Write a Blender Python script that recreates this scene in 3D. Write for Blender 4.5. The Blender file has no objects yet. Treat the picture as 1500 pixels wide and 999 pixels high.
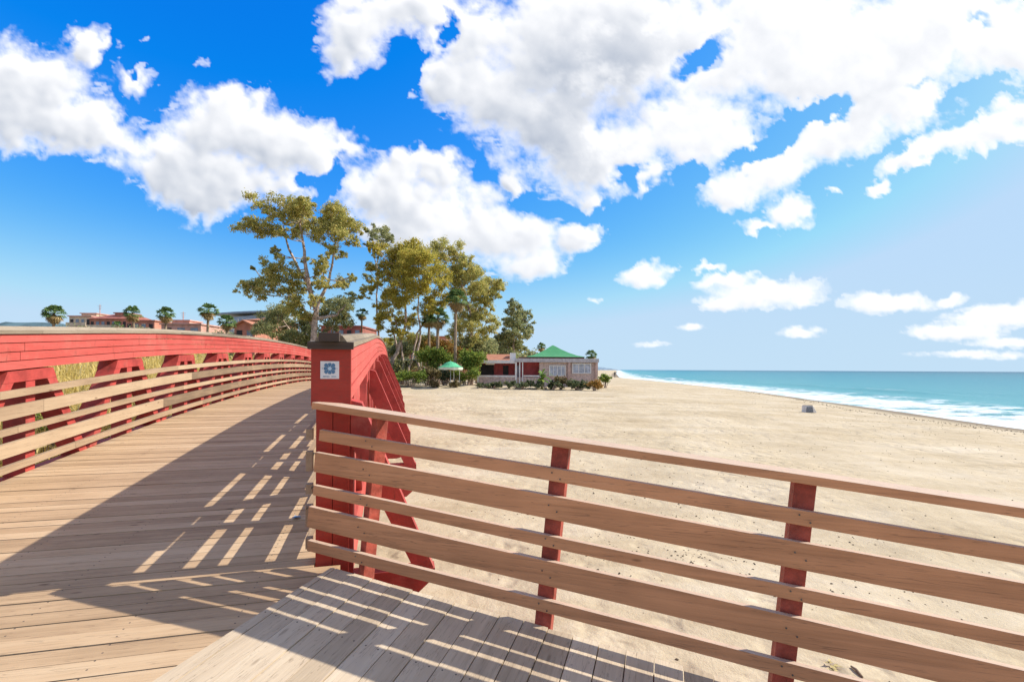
import bpy, math, random
import numpy as np
from mathutils import Vector, noise as mnoise, Matrix
R = math.radians
random.seed(7)
C = bpy.context.scene
col = C.collection
E = 3.2                                     # eye height over the sea

# ------------------------------------------------------------------ camera
cd = bpy.data.cameras.new('camera'); cam = bpy.data.objects.new('camera', cd); col.objects.link(cam)
cam.location = (0, 0, E)
cam.matrix_world = Matrix.Translation((0, 0, E)) @ Matrix.Rotation(R(90), 4, 'X') @ Matrix.Rotation(R(.28), 4, 'Z')
cd.sensor_width = 36; cd.lens = 16.8; cd.shift_y = 41.5 / 1500; cd.clip_start = .05; cd.clip_end = 60000
C.camera = cam
C.render.resolution_x, C.render.resolution_y = 1024, 681

# ------------------------------------------------------------------ light
SUN_AZ, SUN_EL = 76.0, 37.5
vs = C.view_settings
vs.view_transform = 'Standard'; vs.look = 'None'; vs.gamma = 1; vs.exposure = .38; vs.use_curve_mapping = False
sl = bpy.data.lights.new('sun', 'SUN'); sl.energy = 4.7; sl.angle = R(.5); sl.color = (1, .94, .84)
sun = bpy.data.objects.new('sun', sl); col.objects.link(sun)
sd = Vector((math.sin(R(SUN_AZ)) * math.cos(R(SUN_EL)), math.cos(R(SUN_AZ)) * math.cos(R(SUN_EL)), math.sin(R(SUN_EL))))
sun.rotation_euler = sd.to_track_quat('Z', 'Y').to_euler(); sun.location = sd * 60

class NT:
    def __init__(s, nt): s.nt = nt
    def n(s, t, **kw):
        x = s.nt.nodes.new(t)
        for k, v in kw.items(): setattr(x, k, v)
        return x
    def l(s, a, b): s.nt.links.new(a, b)
    def set(s, sock, v):
        if isinstance(v, bpy.types.NodeSocket): s.l(v, sock)
        else: sock.default_value = v
    def m(s, op, a, b=None, c=None, clamp=False):
        x = s.n('ShaderNodeMath', operation=op, use_clamp=clamp)
        for i, v in enumerate((a, b, c)):
            if v is not None: s.set(x.inputs[i], v)
        return x.outputs[0]
    def v(s, op, a, b=None, scale=None):
        x = s.n('ShaderNodeVectorMath', operation=op)
        s.set(x.inputs[0], a)
        if b is not None: s.set(x.inputs[1], b)
        if scale is not None: s.set(x.inputs['Scale'], scale)
        return x.outputs['Value'] if op in ('LENGTH', 'DOT_PRODUCT') else x.outputs[0]
    def mix(s, f, a, b, mode='MIX'):
        x = s.n('ShaderNodeMix', data_type='RGBA', blend_type=mode)
        s.set(x.inputs['Factor'], f); s.set(x.inputs['A'], a); s.set(x.inputs['B'], b)
        return x.outputs['Result']
    def sm(s, x, lo, hi, a=0., b=1.):
        y = s.n('ShaderNodeMapRange', interpolation_type='SMOOTHSTEP')
        s.set(y.inputs[0], x)
        for i, q in enumerate((lo, hi, a, b)): s.set(y.inputs[i + 1], q)
        return y.outputs[0]
    def noise(s, vec, sc, det=4, ro=.5, out=0, dist=0):
        x = s.n('ShaderNodeTexNoise'); s.set(x.inputs['Vector'], vec)
        s.set(x.inputs['Scale'], sc); x.inputs['Detail'].default_value = det; x.inputs['Roughness'].default_value = ro
        x.inputs['Distortion'].default_value = dist
        return x.outputs[out]

w = bpy.data.worlds.new('World'); C.world = w; w.use_nodes = True
W = NT(w.node_tree)
bg = w.node_tree.nodes['Background']
sky = W.n('ShaderNodeTexSky', sky_type='NISHITA', sun_disc=False)
sky.sun_elevation = R(SUN_EL); sky.sun_rotation = R(SUN_AZ); sky.air_density = 1.0; sky.dust_density = .6; sky.ozone_density = 3
sky.altitude = 0
sep = W.n('ShaderNodeSeparateColor'); W.l(sky.outputs[0], sep.inputs[0])
SR = W.m('MAXIMUM', W.m('MINIMUM', W.m('MULTIPLY_ADD', W.m('POWER', W.m('MULTIPLY', sep.outputs[0], .1), 1.75), 22, -.36), 3.9), .02)
SG = W.m('MINIMUM', W.m('MULTIPLY', W.m('POWER', W.m('MULTIPLY', sep.outputs[1], .1), 1.1), 12.6), 5.5)
SB = W.m('MINIMUM', W.m('MULTIPLY', W.m('POWER', W.m('MULTIPLY', sep.outputs[2], .1), .42), 10.9), 7.4)
cmb = W.n('ShaderNodeCombineColor')
for i, q in enumerate((SR, SG, SB)): W.l(q, cmb.inputs[i])
el = W.n('ShaderNodeTexCoord'); D = el.outputs['Generated']
sp = W.n('ShaderNodeSeparateXYZ'); W.l(D, sp.inputs[0])
low = W.sm(sp.outputs[2], .30, -.01)
base = W.mix(W.m('MULTIPLY', W.m('POWER', low, 1.6), .9), cmb.outputs[0], (4.3, 5.8, 7.1, 1))
# unseen white cloud added behind and above the view to raise ambient fill
yy = W.m('MAXIMUM', sp.outputs[1], .02)
Uo = W.sm(W.m('ABSOLUTE', W.m('DIVIDE', sp.outputs[0], yy)), 1.15, 1.45)
Vo = W.sm(W.m('DIVIDE', sp.outputs[2], yy), .95, 1.2)
away = W.m('MULTIPLY', W.m('MAXIMUM', Uo, Vo), W.sm(W.noise(D, 3.2, 5, .6), .42, .56))
fin = W.mix(away, base, (5.0, 5.0, 5.2, 1))
W.l(fin, bg.inputs[0]); bg.inputs[1].default_value = .1

# ------------------------------------------------------------------ helpers
def tag(o, label=None, cat=None, group=None, kind=None):
    if label: o['label'] = label
    if cat: o['category'] = cat
    if group: o['group'] = group
    if kind: o['kind'] = kind
    return o
def empty(name, loc=(0, 0, 0)):
    o = bpy.data.objects.new(name, None); col.objects.link(o); o.location = loc; o.empty_display_size = .3
    return o
def mesh_obj(name, v, f, mat, parent=None, smooth=False):
    me = bpy.data.meshes.new(name); me.from_pydata([tuple(map(float, q)) for q in v], [], f); me.update()
    if smooth: me.shade_smooth()
    for m_ in (mat if isinstance(mat, (list, tuple)) else [mat]): me.materials.append(m_)
    o = bpy.data.objects.new(name, me); col.objects.link(o)
    if parent is not None:
        o.parent = parent
        base = Vector((0, 0, 0)); q = parent
        while q is not None: base += Vector(q.location); q = q.parent
        if base.length > 0: me.transform(Matrix.Translation(-base))
    return o
class MB:
    def __init__(s): s.v = []; s.f = []
    def hexa(s, p):          # 8 points: bottom 4 ccw, top 4 ccw
        b = len(s.v); s.v += [Vector(q) for q in p]
        s.f += [tuple(b + i for i in q) for q in ((3, 2, 1, 0), (4, 5, 6, 7), (0, 1, 5, 4), (1, 2, 6, 5), (2, 3, 7, 6), (3, 0, 4, 7))]
    def box(s, c, sx, sy, sz, rz=0, z0=False):
        c = Vector(c); ca, sa = math.cos(rz), math.sin(rz)
        zl, zh = (0, sz) if z0 else (-sz / 2, sz / 2)
        P_ = [(-sx / 2, -sy / 2), (sx / 2, -sy / 2), (sx / 2, sy / 2), (-sx / 2, sy / 2)]
        s.hexa([c + Vector((x * ca - y * sa, x * sa + y * ca, z)) for z in (zl, zh) for x, y in P_])
    def prism(s, lo, hi):
        b = len(s.v); n = len(lo); s.v += [Vector(q) for q in lo] + [Vector(q) for q in hi]
        s.f.append(tuple(b + i for i in reversed(range(n)))); s.f.append(tuple(b + n + i for i in range(n)))
        for i in range(n):
            j = (i + 1) % n; s.f.append((b + i, b + j, b + n + j, b + n + i))
    def tube(s, pts, rs, n=8):
        b = len(s.v); pts = [Vector(p) for p in pts]
        for i, p in enumerate(pts):
            t = (pts[min(i + 1, len(pts) - 1)] - pts[max(i - 1, 0)]).normalized()
            u = t.cross(Vector((.31, .95, .05))).normalized(); w_ = t.cross(u)
            for k in range(n):
                a = 2 * math.pi * k / n; s.v.append(p + (u * math.cos(a) + w_ * math.sin(a)) * rs[i])
        for i in range(len(pts) - 1):
            for k in range(n):
                k2 = (k + 1) % n; s.f.append((b + i * n + k, b + i * n + k2, b + (i + 1) * n + k2, b + (i + 1) * n + k))
        s.f.append(tuple(b + k for k in reversed(range(n)))); s.f.append(tuple(b + (len(pts) - 1) * n + k for k in range(n)))
    def lathe(s, prof, c, n=16):
        b = len(s.v); c = Vector(c)
        for r, z in prof:
            for k in range(n):
                a = 2 * math.pi * k / n; s.v.append(c + Vector((r * math.cos(a), r * math.sin(a), z)))
        for i in range(len(prof) - 1):
            for k in range(n):
                k2 = (k + 1) % n; s.f.append((b + i * n + k, b + i * n + k2, b + (i + 1) * n + k2, b + (i + 1) * n + k))
        s.f.append(tuple(b + k for k in reversed(range(n)))); s.f.append(tuple(b + (len(prof) - 1) * n + k for k in range(n)))
    def build(s, name, mat, parent=None, smooth=False, bevel=0):
        o = mesh_obj(name, s.v, s.f, mat, parent, smooth)
        if bevel:
            m_ = o.modifiers.new('bevel', 'BEVEL'); m_.width = bevel; m_.segments = 2; m_.limit_method = 'ANGLE'
        return o
def at(px, py, dist):        # a point of the place, `dist` metres ahead
    return Vector(((px - 750) / 700 * dist, dist, E + (541 - py) / 700 * dist))
def clip(poly, a, b, c):     # keep a*x + b*y <= c
    out = []
    for i in range(len(poly)):
        p, q = poly[i], poly[(i + 1) % len(poly)]
        dp, dq = a * p[0] + b * p[1] - c, a * q[0] + b * q[1] - c
        if dp <= 0: out.append(p)
        if dp * dq < 0:
            k = dp / (dp - dq); out.append((p[0] + (q[0] - p[0]) * k, p[1] + (q[1] - p[1]) * k))
    return out

# ------------------------------------------------------------------ materials
def mat(name):
    m_ = bpy.data.materials.new(name); m_.use_nodes = True
    return m_, NT(m_.node_tree), m_.node_tree.nodes['Principled BSDF']
def ramp(N, f, stops):
    r = N.n('ShaderNodeValToRGB'); N.set(r.inputs[0], f)
    while len(r.color_ramp.elements) < len(stops): r.color_ramp.elements.new(.5)
    for e, (p, c) in zip(r.color_ramp.elements, stops): e.position = p; e.color = (*c, 1)
    return r.outputs[0]
def bump(N, b, h, st=.4, di=.01):
    x = N.n('ShaderNodeBump'); x.inputs['Strength'].default_value = st; x.inputs['Distance'].default_value = di
    N.l(h, x.inputs['Height']); N.l(x.outputs[0], b.inputs['Normal'])
def wood(name, stops, ang, rough=.75, spread=.55, knots=True, bs=.5, scale=1, grain=.5, tilt=0, pale_top=False, kn=.65, screws=None):
    """grain runs along the direction `ang` (degrees from +X in plan)"""
    m_, N, b = mat(name)
    t = N.n('ShaderNodeTexCoord'); geo = N.n('ShaderNodeNewGeometry')
    rnd = geo.outputs['Random Per Island']
    mp = N.n('ShaderNodeMapping'); mp.vector_type = 'POINT'
    N.l(t.outputs['Object'], mp.inputs[0]); mp.inputs[2].default_value = (0, R(tilt), R(-ang))
    q = N.v('ADD', mp.outputs[0], N.v('SCALE', (13.1, 7.7, 3.3), scale=N.m('MULTIPLY', rnd, 9)))
    fine = N.noise(N.v('MULTIPLY', q, (1.6 * scale, 60 * scale, 60 * scale)), 1, 5, .6)
    mid = N.noise(N.v('MULTIPLY', q, (.9 * scale, 14 * scale, 14 * scale)), 1, 4, .55, dist=.6)
    big = N.noise(q, 1.7, 3, .6)
    f = N.m('ADD', N.m('MULTIPLY', fine, grain * .55), N.m('MULTIPLY', mid, grain * .45 + .2))
    f = N.m('ADD', f, N.m('MULTIPLY', big, .35))
    f = N.m('ADD', f, N.m('MULTIPLY', N.m('SUBTRACT', rnd, .5), spread))
    f = N.m('ADD', f, -.05)
    c = ramp(N, f, stops)
    if knots:
        vo = N.n('ShaderNodeTexVoronoi'); N.l(N.v('MULTIPLY', q, (2.2, 7, 7)), vo.inputs['Vector']); vo.inputs['Scale'].default_value = 1
        k = N.sm(vo.outputs['Distance'], .10, .03)
        c = N.mix(N.m('MULTIPLY', k, kn), c, (.09, .045, .02, 1))
    if pale_top:        # upward faces mixed towards a pale tone and fine drying cracks
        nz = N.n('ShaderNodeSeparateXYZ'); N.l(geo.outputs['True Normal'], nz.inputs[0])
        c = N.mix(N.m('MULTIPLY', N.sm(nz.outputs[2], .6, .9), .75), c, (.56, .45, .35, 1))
    if screws:      # paired screw heads over the joists
        w_, jp, _o = screws; sx_ = N.n('ShaderNodeSeparateXYZ'); N.l(mp.outputs[0], sx_.inputs[0])
        aa = N.m('SUBTRACT', N.m('FLOORED_MODULO', sx_.outputs[0], jp), jp / 2)
        bb = N.m('SUBTRACT', N.m('FLOORED_MODULO', N.m('ADD', sx_.outputs[1], 1.33), w_ / 2), w_ / 4)
        dd_ = N.m('SQRT', N.m('ADD', N.m('MULTIPLY', aa, aa), N.m('MULTIPLY', bb, bb)))
        c = N.mix(N.sm(dd_, .0055, .0035), c, (.07, .06, .055, 1))
    ck = N.noise(N.v('MULTIPLY', q, (.8 * scale, 26 * scale, 26 * scale)), 1, 3, .7, dist=.3)
    c = N.mix(N.m('MULTIPLY', N.sm(N.m('ABSOLUTE', N.m('SUBTRACT', ck, .5)), .012, .0), .45), c, (.10, .06, .04, 1))
    N.l(c, b.inputs['Base Color']); b.inputs['Roughness'].default_value = rough
    b.inputs['Specular IOR Level'].default_value = .25
    bump(N, b, N.m('ADD', fine, mid), bs, .004)
    return m_
def plain(name, c, rough=.7, var=.25, sc=3, spec=.3, metal=0, bs=0, bsc=30):
    m_, N, b = mat(name); t = N.n('ShaderNodeTexCoord')
    n_ = N.noise(t.outputs['Object'], sc, 5, .6)
    f = N.sm(n_, .3, .7, 1 - var, 1 + var)
    N.l(N.v('SCALE', (c[0], c[1], c[2]), scale=f), b.inputs['Base Color'])
    b.inputs['Roughness'].default_value = rough; b.inputs['Specular IOR Level'].default_value = spec; b.inputs['Metallic'].default_value = metal
    if bs: bump(N, b, N.noise(t.outputs['Object'], bsc, 4, .6), bs, .01)
    return m_
BANG = 90 + math.degrees(math.atan2(.243, .970))      # plan angle of the bridge's length
PANG = BANG - 90
FANG = math.degrees(math.atan2(.3045, -.9526))
NANG = FANG - 90
M = {}
M['deck'] = wood('deck_boards', [(.1, (.25, .155, .085)), (.5, (.53, .365, .215)), (.9, (.70, .53, .34))], PANG, spread=.3, bs=.7, screws=(.1255, .55, 0))
M['landing'] = wood('landing_boards', [(.1, (.30, .225, .145)), (.5, (.56, .445, .31)), (.9, (.74, .63, .47))], NANG, spread=.3, bs=.7, kn=.35, screws=(.139 + .0062, .85, 2.668))
M['fence'] = wood('fence_rail_wood', [(.12, (.26, .12, .055)), (.5, (.64, .31, .155)), (.88, (.80, .45, .26))], FANG, spread=.35, rough=.65, bs=.6, tilt=0, pale_top=True)
M['brail'] = wood('bridge_rail_wood', [(.2, (.20, .14, .09)), (.5, (.37, .26, .165)), (.8, (.50, .37, .24))], BANG, spread=.5, bs=.5)
M['cap'] = wood('weathered_cap_wood', [(.2, (.13, .105, .075)), (.5, (.26, .21, .15)), (.8, (.38, .31, .23))], BANG, spread=.4, knots=False, bs=.8)
M['endcap'] = wood('dark_end_wood', [(.2, (.03, .022, .018)), (.5, (.07, .05, .04)), (.8, (.12, .09, .07))], PANG, spread=.4, knots=False)
def wear(mm):
    """sun-faded and rubbed patches in the stain"""
    N = NT(mm.node_tree); b = mm.node_tree.nodes['Principled BSDF']; src = b.inputs['Base Color'].links[0].from_socket
    O_ = N.n('ShaderNodeTexCoord').outputs['Object']
    p1 = N.noise(O_, 2.2, 6, .7); p2 = N.noise(N.v('MULTIPLY', O_, (1, 1, .25)), 9, 5, .7)
    f1 = N.m('MULTIPLY', N.sm(p1, .50, .68), .40); f2 = N.m('MULTIPLY', N.sm(p2, .60, .70), .55)
    c1 = N.mix(f1, src, (.50, .17, .13, 1)); c2 = N.mix(f2, c1, (.16, .05, .035, 1)); N.l(c2, b.inputs['Base Color'])
def redpaint(name, ang, stops=None):
    mm = wood(name, stops or [(.12, (.30, .045, .035)), (.45, (.50, .082, .066)), (.75, (.56, .115, .095)), (.95, (.50, .19, .15))], ang, rough=.62, spread=.32, knots=False, bs=.45, grain=.6)
    wear(mm); return mm
M['red'] = redpaint('red_stained_wood', BANG)
M['redv'] = plain('red_stained_member', (.41, .058, .048), .65, .25, 5, .3, 0, .2, 60)
M['post'] = plain('red_fence_post_stain', (.31, .058, .038), .6, .35, 9, .3, 0, .4, 50)
wear(M['redv']); wear(M['post'])
M['steel'] = plain('bolt_steel', (.12, .11, .1), .45, .2, 30, .5, .8)

# ------------------------------------------------------------------ terrain shape
def lerp_t(tab, x):
    if x <= tab[0][0]: return tab[0][1]
    for (a, b_), (c, d) in zip(tab, tab[1:]):
        if x <= c: return b_ + (d - b_) * (x - a) / (c - a)
    return tab[-1][1]
SHORE = [(-50, 27), (0, 27.5), (27, 28.6), (35, 30.2), (46, 32), (71, 36.5), (120, 40), (195, 44), (400, 88), (1000, 222), (3000, 670), (9000, 2000), (40000, 9000)]
def sx(Y): return lerp_t(SHORE, Y)
def sand_z(X, Y):
    d = X - sx(Y)                                   # metres seaward of the waterline
    top = lerp_t([(-50, -2.45), (8, -2.45), (25, -2.2), (44, -1.95), (60, -1.8), (120, -1.8), (400, -2.2), (3000, -2.2), (20000, -3.0)], Y)
    if d > -2.0: z = -3.2 - .10 * min(d, 40)
    elif d > -14: z = -3.0 + (top - .25 + 3.0) * ((-d - 2) / 12) ** .8
    elif d > -22: z = top - .25 + .25 * ((-d - 14) / 8)
    else: z = top
    if d < -2:
        k = min(1, (-d - 2) / 5)
        if Y < 80:
            z += k * (.10 * mnoise.noise(Vector((X * .22, Y * .22, 0))) + .045 * mnoise.noise(Vector((X * .9, Y * .9, 4))))
            z += k * .02 * mnoise.noise(Vector((X * 2.6, Y * 2.6, 9)))
        if Y < 34 and X > -4: z += .035 * k * max(0, mnoise.noise(Vector((X * 1.7 + 5, Y * 1.25, 21)))) * (1 + mnoise.noise(Vector((X * .3, Y * .3, 7))))
        # low dune by the shrubs
        g1 = math.exp(-(((X + 5.5) / 5.5) ** 2 + ((Y - 47.5) / 2.2) ** 2)); z += .35 * g1
        z += .22 * math.exp(-(((X - 3) / 8) ** 2 + ((Y - 48.5) / 1.6) ** 2))
    if X < -9: z += min(.3, (-9 - X) * .05)
    return E + z
def axis(a, b, st, far_a, far_b, gr=1.13):
    xs = list(np.arange(a, b, st)); s_, x = st, xs[-1]
    while x < far_b: s_ *= gr; x += s_; xs.append(x)
    s_, x = st, a
    while x > far_a: s_ *= gr; x -= s_; xs.insert(0, x)
    return xs
def grid(name, xs, ys, zf, m_, attr=None):
    v = [(x, y, zf(x, y)) for y in ys for x in xs]; n = len(xs)
    f = [(j * n + i, j * n + i + 1, (j + 1) * n + i + 1, (j + 1) * n + i) for j in range(len(ys) - 1) for i in range(n - 1)]
    o = mesh_obj(name, v, f, m_, None, True)
    if attr:
        for an, fn in attr.items():
            a = o.data.attributes.new(an, 'FLOAT', 'POINT'); a.data.foreach_set('value', [fn(x, y) for y in ys for x in xs])
    return o
# sand
m_, N, b = mat('beach_sand'); t = N.n('ShaderNodeTexCoord'); O = t.outputs['Object']
at_ = N.n('ShaderNodeAttribute', attribute_name='shore'); sh_ = at_.outputs['Fac']
n1 = N.noise(O, .35, 5, .6); n2 = N.noise(O, 5, 6, .7); n3 = N.noise(O, 55, 3, .7)
nst = N.noise(N.v('MULTIPLY', O, (.12, .9, 1)), 1, 4, .6)
f = N.m('ADD', N.m('MULTIPLY', n1, .4), N.m('ADD', N.m('MULTIPLY', n2, .25), N.m('ADD', N.m('MULTIPLY', n3, .13), N.m('MULTIPLY', nst, .35))))
f = N.m('SUBTRACT', f, .065)
c = ramp(N, f, [(.35, (.41, .32, .20)), (.5, (.535, .44, .30)), (.65, (.63, .54, .405))])
wet = N.sm(N.m('ADD', sh_, N.m('MULTIPLY', n1, 2)), -4.0, -1.6)
c = N.mix(N.m('MULTIPLY', wet, .9), c, (.20, .16, .115, 1))
soil = N.sm(N.m('ADD', N.v('DOT_PRODUCT', O, (1, 0, 0)), N.m('MULTIPLY', n1, 3)), -8, -11)
c = N.mix(N.m('MULTIPLY', soil, .6), c, (.20, .16, .09, 1))
N.l(c, b.inputs['Base Color']); b.inputs['Roughness'].default_value = .95; b.inputs['Specular IOR Level'].default_value = .1
vo = N.n('ShaderNodeTexVoronoi', feature='SMOOTH_F1'); N.l(N.v('ADD', O, N.v('SCALE', N.noise(O, 3, 2, .5, 1), scale=.4)), vo.inputs['Vector']); vo.inputs['Scale'].default_value = 2.6; vo.inputs['Smoothness'].default_value = .7
vo.inputs['Randomness'].default_value = 1
step = N.sm(N.noise(O, .25, 3, .5), .42, .6)
h = N.m('ADD', N.m('MULTIPLY', N.sm(vo.outputs['Distance'], 0, .55), N.m('MULTIPLY_ADD', step, .9, .25)), N.m('ADD', N.m('MULTIPLY', n2, .65), N.m('MULTIPLY', n3, .10)))
bump(N, b, h, .42, .09)
M['sand'] = m_
ground = grid('beach', axis(-8, 36, .22, -9000, 1500), axis(-2, 32, .22, -60, 20000), sand_z, M['sand'], {'shore': lambda x, y: max(-100, min(50, x - sx(y)))})
tag(ground, kind='structure')
# sea
m_, N, b = mat('sea_water'); t = N.n('ShaderNodeTexCoord'); O = t.outputs['Object']
S = N.n('ShaderNodeAttribute', attribute_name='shore').outputs['Fac']
deep_ = ramp(N, N.m('MULTIPLY', N.m('LOGARITHM', N.m('MAXIMUM', N.m('ADD', S, N.m('MULTIPLY', N.noise(N.v('MULTIPLY', O, (.02, .05, 1)), 1, 3, .5), 20)), 1.5), 10.), .28),
   [(.10, (.20, .38, .36)), (.36, (.085, .33, .36)), (.6, (.035, .23, .30)), (.9, (.012, .10, .17))])
nf = N.noise(N.v('ADD', O, N.v('SCALE', N.noise(O, .6, 3, .5, 1), scale=1.6)), .55, 9, .68)
nb = N.noise(N.v('MULTIPLY', O, (1, .16, 1)), .22, 4, .6)
zone = N.m('MULTIPLY', N.sm(S, 21, 2), N.sm(nb, .25, .6, .72, 1.1))
foam = N.m('MULTIPLY', N.sm(N.m('ADD', nf, N.m('MULTIPLY', zone, .33)), .62, .84), .85)
crest = N.n('ShaderNodeAttribute', attribute_name='crest').outputs['Fac']
foam = N.m('MAXIMUM', foam, N.sm(N.m('ADD', N.m('MULTIPLY', nf, .9), N.m('MULTIPLY', crest, .55)), .80, .98))
N.l(N.mix(foam, deep_, (.82, .86, .88, 1)), b.inputs['Base Color'])
N.l(N.m('MULTIPLY_ADD', foam, .5, .35), b.inputs['Roughness']); b.inputs['IOR'].default_value = 1.33; b.inputs['Specular IOR Level'].default_value = .22
wv = N.m('ADD', N.noise(N.v('MULTIPLY', O, (1, .45, 1)), .7, 6, .6), N.m('MULTIPLY', N.noise(O, 3.2, 4, .6), .3))
bump(N, b, N.m('ADD', wv, N.m('MULTIPLY', foam, .25)), .6, .5)
M['sea'] = m_
def crestf(x, y):
    s_ = x - sx(y); w_ = 3.5 * mnoise.noise(Vector((y * .035, 3, 0))); a = 0
    for c0, wd, am in ((6, 1.6, .6), (13.5, 1.8, 1), (22, 2.2, .75), (36, 3, .35)):
        k = max(0, mnoise.noise(Vector((y * .045, c0, 1))) * 1.6 + .55)
        a = max(a, am * min(1, k) * math.exp(-((s_ - c0 - w_) / wd) ** 2))
    return a
def seaz(x, y):
    s_ = x - sx(y)
    return .0 + min(.55, crestf(x, y) * .5) + (.09 * mnoise.noise(Vector((x * .15, y * .07, 2))) if s_ < 300 else 0) + .03 * max(0, min(1, (3 - s_) / 3)) - .0
sea = grid('sea', axis(24, 78, .6, 20, 40000, 1.16), axis(6, 90, .7, -120, 45000, 1.10), seaz, M['sea'], {'shore': lambda x, y: min(5000, x - sx(y)), 'crest': crestf})
tag(sea, kind='structure')
# hills
def ridge(name, pts, dist, base, m_, thick=900):
    v, f = [], []
    n = len(pts)
    for k, (off, hs) in enumerate(((-thick * .5, 0), (0, 1), (thick * .6, .6), (thick, 0))):
        for x, h in pts: v.append((x, dist + off, base + h * hs * (1 if k != 2 else .8)))
    for k in range(3):
        for i in range(n - 1): f.append((k * n + i, k * n + i + 1, (k + 1) * n + i + 1, (k + 1) * n + i))
    return mesh_obj(name, v, f, m_, None, True)
M['hill'] = plain('wooded_hill', (.09, .15, .17), .95, .35, .01, .1)
pp = [(-5200 + i * 40, (186 + 28 * mnoise.noise(Vector((i * .13, 1, 0))) + 14 * mnoise.noise(Vector((i * .5, 1, 3)))) * min(1, (95 - i) / 14 + .15)) for i in range(97)]
tag(ridge('hills', pp, 2000, 0, M['hill'], 700), kind='structure')
pp = [(450 + i * 9, max(1, 26 * math.sin(math.pi * min(1, i / 26) * .5 + 1.57) + 5 * mnoise.noise(Vector((i * .6, 4, 0))))) for i in range(27)]
M['coast'] = plain('far_coast', (.20, .27, .34), .95, .3, .05, .1)
tag(ridge('headland', pp, 3000, 0, M['coast'], 200), kind='structure')
# ------------------------------------------------------------------ clouds: a field of puffs worked out on a far dome
CL = [(35,120,110,64,8,1),(122,66,26,36,15,1),(140,190,70,42,40,1),(192,118,34,24,30,.7),(0,165,85,55,0,1),(185,225,26,16,30,.7),(85,175,90,45,20,1),
      (325,190,90,60,0,1),(255,255,92,54,10,1),(420,220,105,50,8,1),(320,278,110,44,-4,1),(262,284,62,26,20,.9),(372,150,30,22,0,.8),(500,222,32,18,10,.8),(330,150,40,28,0,.8),(238,228,48,34,0,1),(400,275,60,30,0,.9),
      (560,280,80,52,8,1),(640,315,110,62,16,1),(735,345,90,46,10,1),(845,350,46,22,-8,1),(790,385,30,20,10,.7),(652,245,36,24,0,.9),(600,245,50,24,0,.8),(760,385,60,24,0,.8),(590,340,60,30,10,.9),
      (520,48,58,66,30,1),(495,92,34,30,20,.9),(600,18,110,46,-5,1),(690,40,90,55,20,1),(655,115,46,46,10,1),(725,150,85,66,20,1),(850,70,170,120,0,1.1),
      (800,190,105,75,20,1),(860,230,90,60,0,1),(905,225,80,60,0,1),(980,60,150,100,0,1),(1010,190,110,70,-20,1),(1150,55,170,115,0,1.1),(1300,60,190,105,-10,1.1),
      (1430,35,150,70,0,1.1),(1290,130,95,55,-15,1),(1235,190,85,42,-22,1),(1120,245,90,46,-18,1),(1065,285,46,26,0,.9),(1180,115,110,50,-10,1),(1340,150,60,40,-20,.9),
      (1500,75,80,50,0,1),(745,265,24,17,-20,.9),(862,292,28,15,0,.8),(945,262,34,26,-30,.9),
      (1150,310,42,26,-22,1),(1112,328,30,10,0,.8),(1340,222,62,17,-24,1),(1420,195,95,22,-16,1),(1490,165,50,24,-20,1),(1282,270,24,10,-20,.8),(1225,288,14,6,-10,.6),(1455,205,60,18,-10,.9),
      (945,400,40,17,-6,.9),(985,395,16,6,-6,.6),(1062,412,46,12,-6,.9),(1125,430,86,22,-2,1),(1060,443,44,12,0,.9),(1035,392,24,8,0,.8),(1300,443,72,17,0,1),(1392,438,26,9,-15,.8),
      (1460,460,90,22,-8,1),(1400,484,80,12,0,.9),(1172,483,36,9,0,.8),(1015,478,24,6,0,.7),(875,437,14,6,0,.6),(1490,500,80,8,0,.7),(1440,517,110,7,0,.55),(955,505,30,5,0,.5),
      (205,62,10,8,0,.5),(282,88,9,6,0,.4),(175,75,16,9,40,.5)]
HOLE = [(1025,82,46,20,-32,1),(1115,205,60,20,-28,1),(1200,165,70,14,-14,.8),(1430,24,34,14,0,.7),(660,42,26,20,-40,1),(596,92,12,40,-15,.8),(925,262,20,24,-30,.9),(1012,260,20,18,-30,.8),(445,272,22,7,0,.7),(1420,132,60,14,-24,.8),(478,262,14,30,25,.9),(1180,262,0,0,0,0),(215,92,12,10,0,.6),(190,95,10,16,40,.7),(1340,125,30,6,-15,.4)]
def h2(ix, iy, k):
    n = (ix.astype(np.int64) * 374761393 + iy.astype(np.int64) * 668265263 + k * 1442695041) & 0xffffffff
    n = ((n ^ (n >> 13)) * 1274126177) & 0xffffffff
    n = ((n ^ (n >> 16)) * 2246822519) & 0xffffffff
    return ((n ^ (n >> 15)) & 0xffffff) / float(0xffffff)
def vnoise(x, y, k=0):
    ix, iy = np.floor(x), np.floor(y); fx, fy = x - ix, y - iy
    fx = fx * fx * fx * (fx * (fx * 6 - 15) + 10); fy = fy * fy * fy * (fy * (fy * 6 - 15) + 10)
    a, b_, c, d = h2(ix, iy, k), h2(ix + 1, iy, k), h2(ix, iy + 1, k), h2(ix + 1, iy + 1, k)
    return (a * (1 - fx) + b_ * fx) * (1 - fy) + (c * (1 - fx) + d * fx) * fy
def fbm(x, y, sc, oc, k=0, g=.5):
    s_, a, t = 0, 1., 0
    for i in range(oc):
        s_ = s_ + a * vnoise(x * sc + 17.3 * i, y * sc - 9.1 * i, k + i); t += a; a *= g; sc *= 2.03
    return s_ / t
def worley(x, y, k=0):
    ix, iy = np.floor(x), np.floor(y); m = np.full(x.shape, 9.)
    for dx in (-1, 0, 1):
        for dy in (-1, 0, 1):
            cx_, cy_ = ix + dx, iy + dy
            px, py = cx_ + h2(cx_, cy_, k), cy_ + h2(cx_, cy_, k + 50)
            m = np.minimum(m, (x - px) ** 2 + (y - py) ** 2)
    return 1 - np.sqrt(m)
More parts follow.
